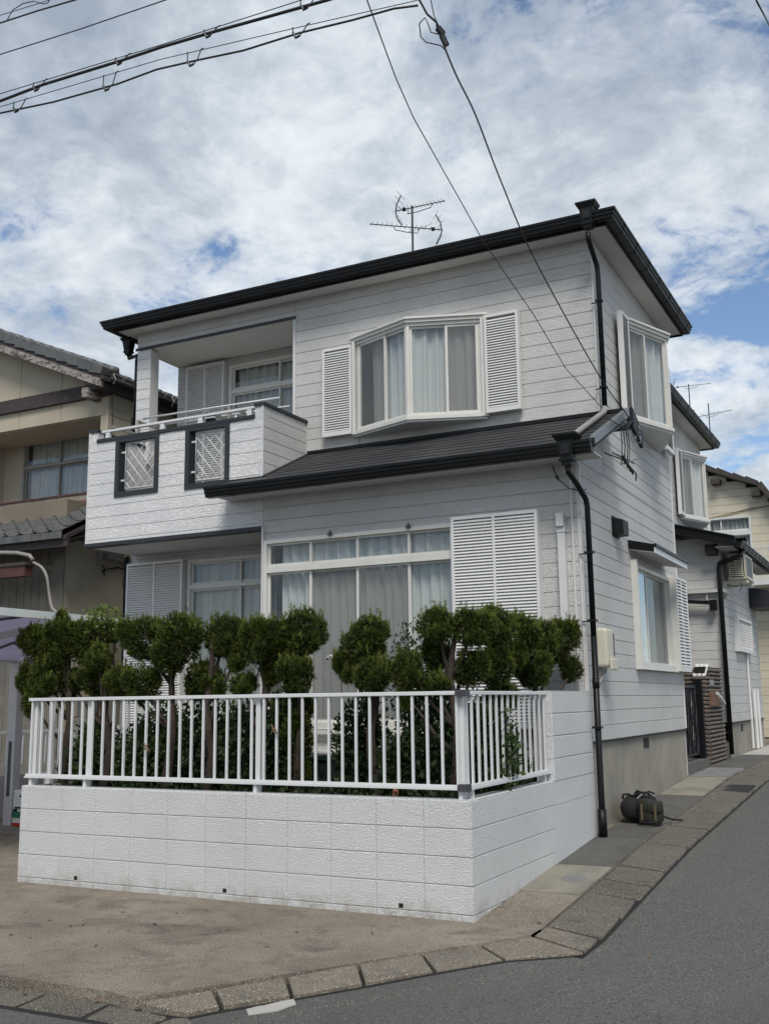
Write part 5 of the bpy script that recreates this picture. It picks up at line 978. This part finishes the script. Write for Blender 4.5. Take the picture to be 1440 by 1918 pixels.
for y0, y1 in ((-.42, .28), (.29, .9), (.91, 1.55), (1.56, 2.25), (2.26, 2.66)):
    v = MB(); n = len(xs_); v.raw([(x, y, rz_(x)+.004) for y in (y0, y1-.008) for x in xs_]+[(x, y, rz_(x)+.008) for y in (y0, y1-.008) for x in xs_], [(i, i+1, n+i+1, n+i) for i in range(n-1)]+[(2*n+i, 2*n+i+1, 3*n+i+1, 3*n+i) for i in range(n-1)]); v.build('roof_panel', 'polycarbonate', cp)
MB().box(-4.715, -4.66, -.5, 1.05, 2.42, 2.495).build('edge_beam', 'carport_edge', cp); MB().box(-4.715, -4.66, 1.053, 2.7, 2.42, 2.495).build('edge_beam', 'carport_edge', cp)
MB().box(-7.03, -6.96, -.5, 2.7, 2.105, 2.19).build('wall_beam', 'carport_frame', cp)
MB().box(-7.02, -6.95, -.5, 2.7, 2.20, 2.24).build('purlin', 'meter_cream', cp)
MB().box(-5.9, -5.83, -.5, 2.7, rz_(-5.87)-.055, rz_(-5.87)-.031).build('purlin', 'meter_cream', cp)
# bag of potting soil by the post
fb = thing('soil_bag', (-6.75, 2.2, .14), 'white red and green printed soil bag standing at the carport post', 'bag')
zb2 = hgt(2.2); MB().box(-6.85, -6.50, 2.16, 2.30, zb2, zb2+.42).build('sack', 'bag_white', fb, bevel=.03)
MB().box(-6.84, -6.51, 2.152, 2.159, zb2+.10, zb2+.17).build('print_band', 'bag_green', fb); MB().box(-6.84, -6.51, 2.152, 2.159, zb2+.005, zb2+.04).build('print_band', 'bag_red', fb); MB().tube([(-6.64, 2.158, zb2+.30), (-6.64, 2.150, zb2+.30)], .055, 12).build('print_spot', 'bag_red', fb)
MB().tube([(-6.72, 2.156, zb2+.345), (-6.66, 2.15, zb2+.37), (-6.62, 2.15, zb2+.355)], .012, 5).box(-6.80, -6.56, 2.151, 2.158, zb2+.205, zb2+.225).box(-6.82, -6.76, 2.151, 2.158, zb2+.17, zb2+.20).build('print_marks', 'bag_black', fb)
# ================================================================== BOUNDARY FENCE OF THE NEIGHBOUR
nf = thing('boundary_fence', (-7.6, 3, 0), 'aluminium picket fence on a grey block wall beside the carport', 'fence')
MB().box(-7.7, -7.56, -2.4, 4.1, -.1, .70).build('fence_wall', 'concrete_grey', nf); MB().box(-7.65, -7.62, -2.4, 4.1, 1.22, 1.26).box(-7.65, -7.62, -2.4, 4.1, .80, .83).build('fence_rail', 'carport_frame', nf)
pm = MB(frame((0, 0, 0), (1, 0, 0), (0, 1, 0))).box(-.01, .01, -.01, .01, .83, 1.22).mesh('picket')
for k in range(48): place_local('picket', pm, 'carport_frame', nf, Vector((-7.635+7.6, -2.35+k*.135-3, 0)))
MB().box(-7.3, -4.7, 3.9, 3.95, .1, 1.3).build('side_gate_panel', 'carport_frame', None, label='grey metal panel closing the passage behind the carport', cat='panel')
# ================================================================== LEFT NEIGHBOUR
LH = thing('neighbour_house', (-10, 8, .2), 'weathered beige house with grey roof tiles left of the white house', 'house')
yF = 5.0; xC = -8.15
MB().ext([(-14, yF+.013, 6.13), (xC-.001, yF+.013, 6.13), (xC-.001, yF+.013, 6.66), (-14, yF+.013, 9.1)], (0, .88, 0)).build('upper_wall', 'beige', LH)
for (a, b) in ((-14, -12.0), (-12.0, -11.02), (-11.02, -10.085), (-10.085, -9.16), (-9.16, xC)):
    MB(frame((0, yF+.012, 0), (1, 0, 0), (0, -1, 0))).cbox(a+.006, b-.006, -.01, .012, 6.132, 6.43, .004).build('wall_panel', 'beige', LH)
def rk(x): return 6.74+(-8.25-x)*.425
for (a, b) in ((-14, -12.0), (-12.0, -11.02), (-11.02, -10.085), (-10.085, -9.16), (-9.16, -8.64)):
    MB().ext([(a+.006, yF, 6.655), (b-.006, yF, 6.655), (b-.006, yF, max(6.66, rk(b)-.16)), (a+.006, yF, rk(a)-.16)], (0, .03, 0)).build('wall_panel', 'beige', LH)
MB().box(-14, xC+.05, yF-.06, yF-.001, 6.432, 6.652).build('beam', 'darkwood', LH)
MB().box(-14, xC, yF+.05, yF+.9, 6.118, 6.129).build('loggia_ceiling', 'beige', LH)
MB().box(xC-.15, xC, yF+.002, yF+.25, 4.88, 6.128).build('corner_post', 'beige', LH)
MB().box(-14, -11.35, yF+.4, yF+.9, 4.8, 6.117).build('loggia_side', 'beige', LH)
WN = frame((0, yF+.9, 0), (1, 0, 0), (0, -1, 0))
window(LH, WN, -10.87, -8.4, 4.95, 6.22, cols=(-10.03, -9.2), transom=(5.69, 5.73), mat='pale_metal', seed=55, room=.5)
MB().box(-14, -10.87, yF+.9, yF+1., 4.8, 6.2).box(-8.4, xC, yF+.9, yF+1., 4.8, 6.2).build('rear_wall', 'beige', LH)
for (a, b) in ((-14, -12), (-12, -11.05), (-11.05, -10.1), (-10.1, -9.165), (-9.165, xC)): MB(frame((0, yF, 0), (1, 0, 0), (0, -1, 0))).cbox(a+.004, b-.004, -.1, .012, 4.765, 4.872, .004).build('sill_panel', 'slab_light', LH)
MB().box(-14, xC+.02, yF-.03, yF+.3, 4.873, 4.90).build('sill_cap', 'maroon', LH); MB().box(-14, xC+.02, yF-.05, yF-.001, 4.70, 4.763).build('flashing', 'rust_flash', LH)
MB().box(xC-.1, xC, yF+.25, 10, 4.9, 6.85).box(xC-.1, xC, 4.2, 5.0, .3, 4.02).box(xC-.1, xC, 5.0005, 10, .3, 4.85).build('side_wall', 'beige', LH)
fSd = frame((xC, 0, 0), (0, 1, 0), (1, 0, 0))
MB(fSd).box(5.55, 7.0, .002, .02, 5.1, 6.2).build('side_window', 'dull_metal', LH)
MB().box(-14, xC-.1, 4.3, 10, .3, 4.65).build('ground_wall', 'brownwall', LH)
MB().box(xC-.24, xC, 4.18, 4.2, .3, 4.3).build('corner_board', 'grey_board', LH)
for k in range(26): MB(frame((0, 4.29, 0), (1, 0, 0), (0, -1, 0))).cbox(xC-.25-.155*(k+1), xC-.25-.155*k-.006, -.0, .02, .4, 4.2, .004).build('wall_board', 'grey_board', LH)
# gable verge
def ramp_prism(x0, x1, dz0, dz1, ya, yb, nm, mat): MB().raw([(x, y, rk(x)+d) for y in (ya, yb) for x, d in ((x0, dz0), (x1, dz0), (x1, dz1), (x0, dz1))], [(0, 1, 2, 3), (7, 6, 5, 4), (0, 4, 5, 1), (1, 5, 6, 2), (2, 6, 7, 3), (3, 7, 4, 0)]).build(nm, mat, LH)
ramp_prism(-14, -8.02, -.165, -.03, 4.66, 4.72, 'barge_board', 'peel'); ramp_prism(-14, -7.95, -.035, .035, 4.655, 10, 'roof_deck', 'darkwood')
MB().box(-8.42, -8.30, 4.68, 5.0, 6.36, 6.52).build('bracket_end', 'peel', LH); MB().box(-8.3, -8.02, 4.73, 10, 6.48, 6.56).build('eave_rafter', 'darkwood', LH)
vt = MB()
vt.raw([(0, -.01, -.05), (.262, -.01, -.05), (.262, -.01, .075), (.21, -.01, .10), (.05, -.01, .10), (0, -.01, .085), (0, .2, -.03), (.262, .2, -.03), (.262, .2, .07), (.21, .2, .11), (.05, .2, .11), (0, .2, .08)], [(5, 4, 3, 2, 1, 0), (6, 7, 8, 9, 10, 11)]+[(i, (i+1) % 6, 6+(i+1) % 6, 6+i) for i in range(6)])
vm = vt.mesh('verge_tile'); ang = math.atan(.425)
for k in range(22):
    x = -8.0-.255*math.cos(ang)*(k+1)-.0; place('roof_tile', vm, 'kawara', LH, (x, 4.64, rk(x)+.058+random.uniform(-.006, .006)), 0, 0, ang*.72)
ct = MB().tube([(-.14, .3, .03), (.14, .3, .03)], .075, 10).mesh('cover_tile', smooth=True)
for k in range(22):
    x = -8.1-.255*math.cos(ang)*k; place('cover_tile', ct, 'kawara', LH, (x, 4.64, rk(x)+.13+random.uniform(-.004, .004)), 0, 0, ang*.92)
et = MB().tube([(-.1, 0, .0), (.02, 0, -.0)], .07, 10).mesh('eave_tile')
for k in range(20): place('eave_tile', et, 'kawara', LH, (-8.0, 5.0+k*.26, rk(-8.0)+.09), 0, 0, ang); 
for k in range(20): place('roof_tile', vm, 'kawara', LH, (-8.22, 4.9+k*.26, rk(-8.22)+.04), 0, 0, ang)
MB().tube([(-7.95, 4.8, 6.62), (-7.95, 10, 6.62)], .05, 8).build('eave_gutter', 'black_matte', LH, smooth=True)
for y in (4.85, 5.4, 6.3, 7.2): MB().tube([(-8.02, y, 6.70), (-7.93, y, 6.72), (-7.88, y, 6.62), (-7.93, y, 6.55)], .007, 5).build('gutter_hook', 'pale_metal', LH)
MB().tube([(-8.1, 5.02, 6.5), (-8.09, 5.04, 6.0), (-8.12, 5.05, 5.2), (-8.12, 5.1, 4.9)], .008, 5).build('lead', 'cable', LH)
# pent roof with pantiles
pe0, pe1 = (3.62, 3.98), (4.98, 4.66); ps = Vector((0, pe1[0]-pe0[0], pe1[1]-pe0[1])); pa = math.atan2(ps.z, ps.y); pr_, pc = 6, 12; pd = ps.length/pr_
PR = MB().raw([(x, y, z-d) for x in (-11.5, -7.62) for y, z, d in ((pe0[0]+.04, pe0[1], .02), (pe1[0], pe1[1], .02), (pe1[0], pe1[1], .08), (pe0[0]+.04, pe0[1], .08))], [(0, 1, 2, 3), (7, 6, 5, 4), (0, 4, 5, 1), (1, 5, 6, 2), (2, 6, 7, 3), (3, 7, 4, 0)]).build('pent_roof', 'darkwood', LH)
pw = .285; n = 12; tv = []
for (yy, zo) in ((0, .022), (pd*1.12, .0)):
    for up_ in (0, -.016):
        for i in range(n+1):
            t = i/n; zc = (.045*math.exp(-((t-.08)/.10)**2))+(-.018*math.sin(math.pi*min(1, max(0, (t-.15)/.85)))); tv.append((t*(pw+.02), yy, zc+zo+up_))
n1 = n+1; tf = [(i, i+1, 2*n1+i+1, 2*n1+i) for i in range(n)]+[(n1+i+1, n1+i, 3*n1+i, 3*n1+i+1) for i in range(n)]+[(i, n1+i, n1+i+1, i+1) for i in range(n)]
pt = MB().raw(tv, tf).mesh('pantile')
et2 = MB().box(0, pw-.006, -.012, .004, -.10, .0).mesh('eave_face')
for c_ in range(13):
    x = -7.66-pw*(c_+1)
    for r_ in range(pr_):
        p = Vector((0, pe0[0], pe0[1]))+ps*(r_/pr_); place('pantile', pt, 'kawara', PR, (x, p.y, p.z+.035+random.uniform(-.003, .003)), 0, pa)
    place('eave_face_tile', et2, 'kawara', PR, (x, pe0[0]-.005, pe0[1]+.03))
MB().box(-11.5, -7.6, pe1[0]-.09, pe1[0]-.001, pe1[1]+.0, pe1[1]+.055).build('ridge_strip', 'kawara', PR)
MB().box(-11.5, -7.62, 3.68, 3.72, 3.80, 3.93).build('pent_fascia', 'darkwood', LH)
MB().raw([(x, y, z) for x in (-11.5, -7.75) for y, z in ((3.72, 3.86), (4.30, 4.05), (4.30, 4.09), (3.72, 3.90))], [(0, 1, 2, 3), (7, 6, 5, 4), (0, 4, 5, 1), (1, 5, 6, 2), (2, 6, 7, 3), (3, 7, 4, 0)]).build('pent_soffit', 'grey_board', LH)
for k in range(5): MB().box(-11.5, -7.75-.02*k, 3.76+k*.11, 3.78+k*.11, 3.845+k*.035, 3.872+k*.035).build('soffit_batten', 'darkwood', LH)
# fittings on its ground floor wall
MB().box(-11, -8.25, 3.52, 3.66, 3.40, 3.55).build('shutter_case', 'maroon', LH); MB().box(-11, -8.22, 3.50, 3.66, 3.552, 3.60).build('case_cap', 'darkwood', LH)
MB().tube([(-10.5, 3.7, 3.84), (-8.95, 3.65, 3.80), (-8.5, 3.6, 3.755), (-8.25, 3.6, 3.70), (-8.18, 3.6, 3.63)], .030, 8).build('duct', 'pale_metal', LH, smooth=True)
MB().tube(smooth_pts([(-8.20, 3.62, 3.60), (-8.05, 3.64, 3.52), (-7.96, 3.66, 3.38), (-7.94, 3.7, 3.15), (-7.88, 3.7, 2.95), (-7.80, 3.7, 2.88), (-7.7, 3.7, 2.80)]), .022, 8).build('hose', 'pale_metal', LH, smooth=True)
MB().tube([(-8.42, 4.27, 3.60), (-8.42, 4.20, 3.60), (-8.42, 4.17, 3.60)], .085, 14, .07).build('round_vent', 'grey_board', LH, smooth=True)
MB(fSd).box(4.86, 4.93, .002, .05, 3.70, 3.90).box(5.0, 5.28, .002, .12, 3.80, 3.90).build('side_box', 'pale_metal', LH); MB().tube([(xC+.02, 4.93, 3.72), (xC+.04, 5.0, 3.66), (xC+.03, 5.02, 3.55), (xC+.03, 4.96, 3.62), (xC+.03, 5.3, 3.70), (xC+.04, 5.9, 3.66)], .012, 5).build('lead', 'cable', LH)
MB(fSd).box(5.45, 6.1, .002, .18, 3.45, 3.55).box(5.5, 5.95, .002, .1, 3.68, 3.86).build('side_shelf', 'brownwall', LH)
for k in range(5): MB().tube([(xC+.06, 5.35+.13*k, 4.15), (xC+.09, 5.38+.12*k, 3.95), (xC+.06, 5.30+.15*k, 3.78), (xC+.08, 5.5+.05*k, 3.70)], .009, 5).build('lead', 'cable', LH)
MB().tube([(-7.9, 4.26, 3.35), (-7.85+.0, 4.26, 3.3)], .01, 4).build('lead', 'cable', LH)
# ================================================================== RIGHT NEIGHBOUR
NH = thing('cream_house', (-.5, 21, .6), 'cream clapboard house with a brown tiled roof at the far right', 'house'); yN = 20.0
prf = [(-4.2, 8.35), (-1.67, 7.37), (-.9, 7.02), (-.31, 6.78), (-.05, 6.42), (.6, 5.5), (.6, .3), (-4.2, .3)]
MB().ext([(x, yN+.56, z) for x, z in prf], (0, 5, 0)).build('gable_wall', 'cream_siding', NH)
win = (-1.62, -.545, 4.0, 6.08)
for k in range(37):
    z0_ = .6+k*.2; z1_ = z0_+.195
    for (a, b, c, d) in subtract((-4.2, .58, z0_, z1_), [win]):
        xr = float(np.interp(c+.1, [5.5, 6.42, 6.78, 7.02, 7.37, 8.35], [.6, -.05, -.31, -.9, -1.67, -4.2])) if c > 5.4 else .58
        b2 = min(b, xr)
        if b2-a > .1: MB(frame((0, yN+.02, 0), (1, 0, 0), (0, -1, 0))).cbox(a, b2, .001, .02, c, d, .006).build('siding_board', 'cream_siding', NH)
for (p, q) in zip(prf[:5], prf[1:6]):
    m_ = max(1, round(math.hypot(q[0]-p[0], q[1]-p[1])/.42))
    for i in range(m_):
        a = Vector((p[0]+(q[0]-p[0])*i/m_, 0, p[1]+(q[1]-p[1])*i/m_)); b = Vector((p[0]+(q[0]-p[0])*(i+1)/m_, 0, p[1]+(q[1]-p[1])*(i+1)/m_)); n_ = Vector((-(b-a).z, 0, (b-a).x)).normalized()
        MB().ext([a+Vector((0, yN-.35, 0))+n_*.0, b+Vector((0, yN-.35, 0))-n_*.0, b+Vector((0, yN-.35, 0))+n_*.11, a+Vector((0, yN-.35, 0))+n_*.15], (0, 5.8, 0)).build('roof_tile', 'brown_tile', NH)
for x, z in ((-1.3, 7.02), (-.35, 6.62)): MB().box(x-.11, x+.11, yN-.3, yN-.001, z-.10, z+.03).build('rafter_end', 'brown_tile', NH)
window(NH, frame((0, yN, 0), (1, 0, 0), (0, -1, 0)), *win, cols=(-1.28,), transom=(5.60, 5.72), mat='alu_white', seed=77, room=.5)
MB().tube([(-2.2, yN-.03, 6.02), (-1.4, yN-.03, 6.10), (-.6, yN-.03, 6.24), (.2, yN-.03, 6.30)], .012, 5).build('lead', 'rusty', NH)
bl = MB().box(-.55, 1.6, yN-.95, yN-.02, 4.22, 4.36).box(-.55, 1.6, yN-.95, yN-.91, 5.12, 5.16).box(-.55, 1.6, yN-.95, yN-.91, 4.361, 4.39).build('balcony', 'alu_white', NH)
for k in range(18):
    for sg in (1, -1): MB().tube([(-.5+k*.14+sg*.10*(1-(q/4)**2), yN-.93+.006*sg, 4.39+.73*q/4) for q in range(5)], .011, 4).build('balcony_bar', 'alu_white', NH)
MB().box(-4, 4, 24.9, 25.0, .3, 2).build('back_fence', 'concrete_grey', None, label='grey wall closing the lane far behind the houses', cat='wall')
shrub('lane_plants', (.35, 17.5, 1.15), .3, .5, 500, 'dark potted plants against the far end of the rear wing', 'shrub_dark', (.05, .1))
# ================================================================== LITTER
gp = []; gf = []
def grit(x, y, z, r_):
    k = len(gp); a = random.uniform(0, 6.3)
    for i in range(3): gp.append((x+r_*math.cos(a+2.1*i)*random.uniform(.7, 1.2), y+r_*math.sin(a+2.1*i)*random.uniform(.7, 1.2), z-.001))
    gp.append((x, y, z+r_*.8)); gf.extend([(k, k+1, k+3), (k+1, k+2, k+3), (k+2, k, k+3)])
for _ in range(900):
    y = random.uniform(-.6, 9)**1.0; x = .955+.012*max(0, y-3)+abs(random.gauss(0, .05)); grit(x, y, rdz(y)+.001, random.uniform(.002, .006))
for _ in range(700):
    t_ = random.random(); x = -.5+1.45*t_+random.gauss(.03, .03); y = -2.66+2.14*t_-abs(random.gauss(.03, .05)); grit(x, y, rdz(y)+.001, random.uniform(.002, .006))
for _ in range(500): grit(random.uniform(-4.5, .1), -abs(random.gauss(0, .35))-.01, .001, random.uniform(.002, .005))
for _ in range(400): grit(random.uniform(-3.2, -.8), random.gauss(-2.54, .03), -.05, random.uniform(.003, .008))
MB().raw(gp, gf).build('grit', 'kerb', None, label='loose grit gathered along the gutter and the foot of the garden wall', cat='grit', kind='stuff')
dl = [(-3.10, -.73), (-2.60, -1.69), (-2.63, -1.28), (-2.79, -1.68), (-2.56, -1.22), (-2.6, -1.30), (-2.08, -1.0), (-1.74, -.75), (-1.52, -.99), (-1.49, -.93), (-1.20, -.94), (-3.30, -1.05), (-2.6, -.74), (-2.9, -1.2), (-2.2, -.6), (-1.0, -.8), (-.95, -1.25), (-.5, -.62), (-3.4, -.6), (-2.0, -1.7)]
for k, (x, y) in enumerate(dl+[(-1.73, -2.58), (-1.70, -2.61), (-1.20, -2.56), (1.31, -.28), (.45, .1)]):
    s_ = random.uniform(.016, .03); a = random.uniform(0, 6.3); z = .002 if k < len(dl) else (-.044 if y < -2 else rdz(y)+.003 if x > 1 else .012)
    c, d = math.cos(a)*s_, math.sin(a)*s_; h_ = random.uniform(.006, .018)
    q = [(x-c, y-d, z), (x-d*.45, y+c*.45, z+h_*.6), (x+c, y+d, z+h_), (x+d*.45, y-c*.45, z+.002), (x, y, z+.001)]
    MB().raw(q, [(0, 4, 1), (1, 4, 2), (2, 4, 3), (3, 4, 0)]).build('fallen_leaf', 'dry_leaf', None, label={20: 'leftmost dry leaf in the gutter at the bottom left', 21: 'dry leaf beside the leftmost one in the bottom left gutter', 22: 'dry leaf lying against the kerb step at the bottom left', 23: 'single dark leaf lying on the open asphalt', 24: 'small leaf by the inner corner of the gutter'}.get(k, 'dry brown leaf lying on the concrete apron before the block wall'), cat='leaf', group='fallen leaves')
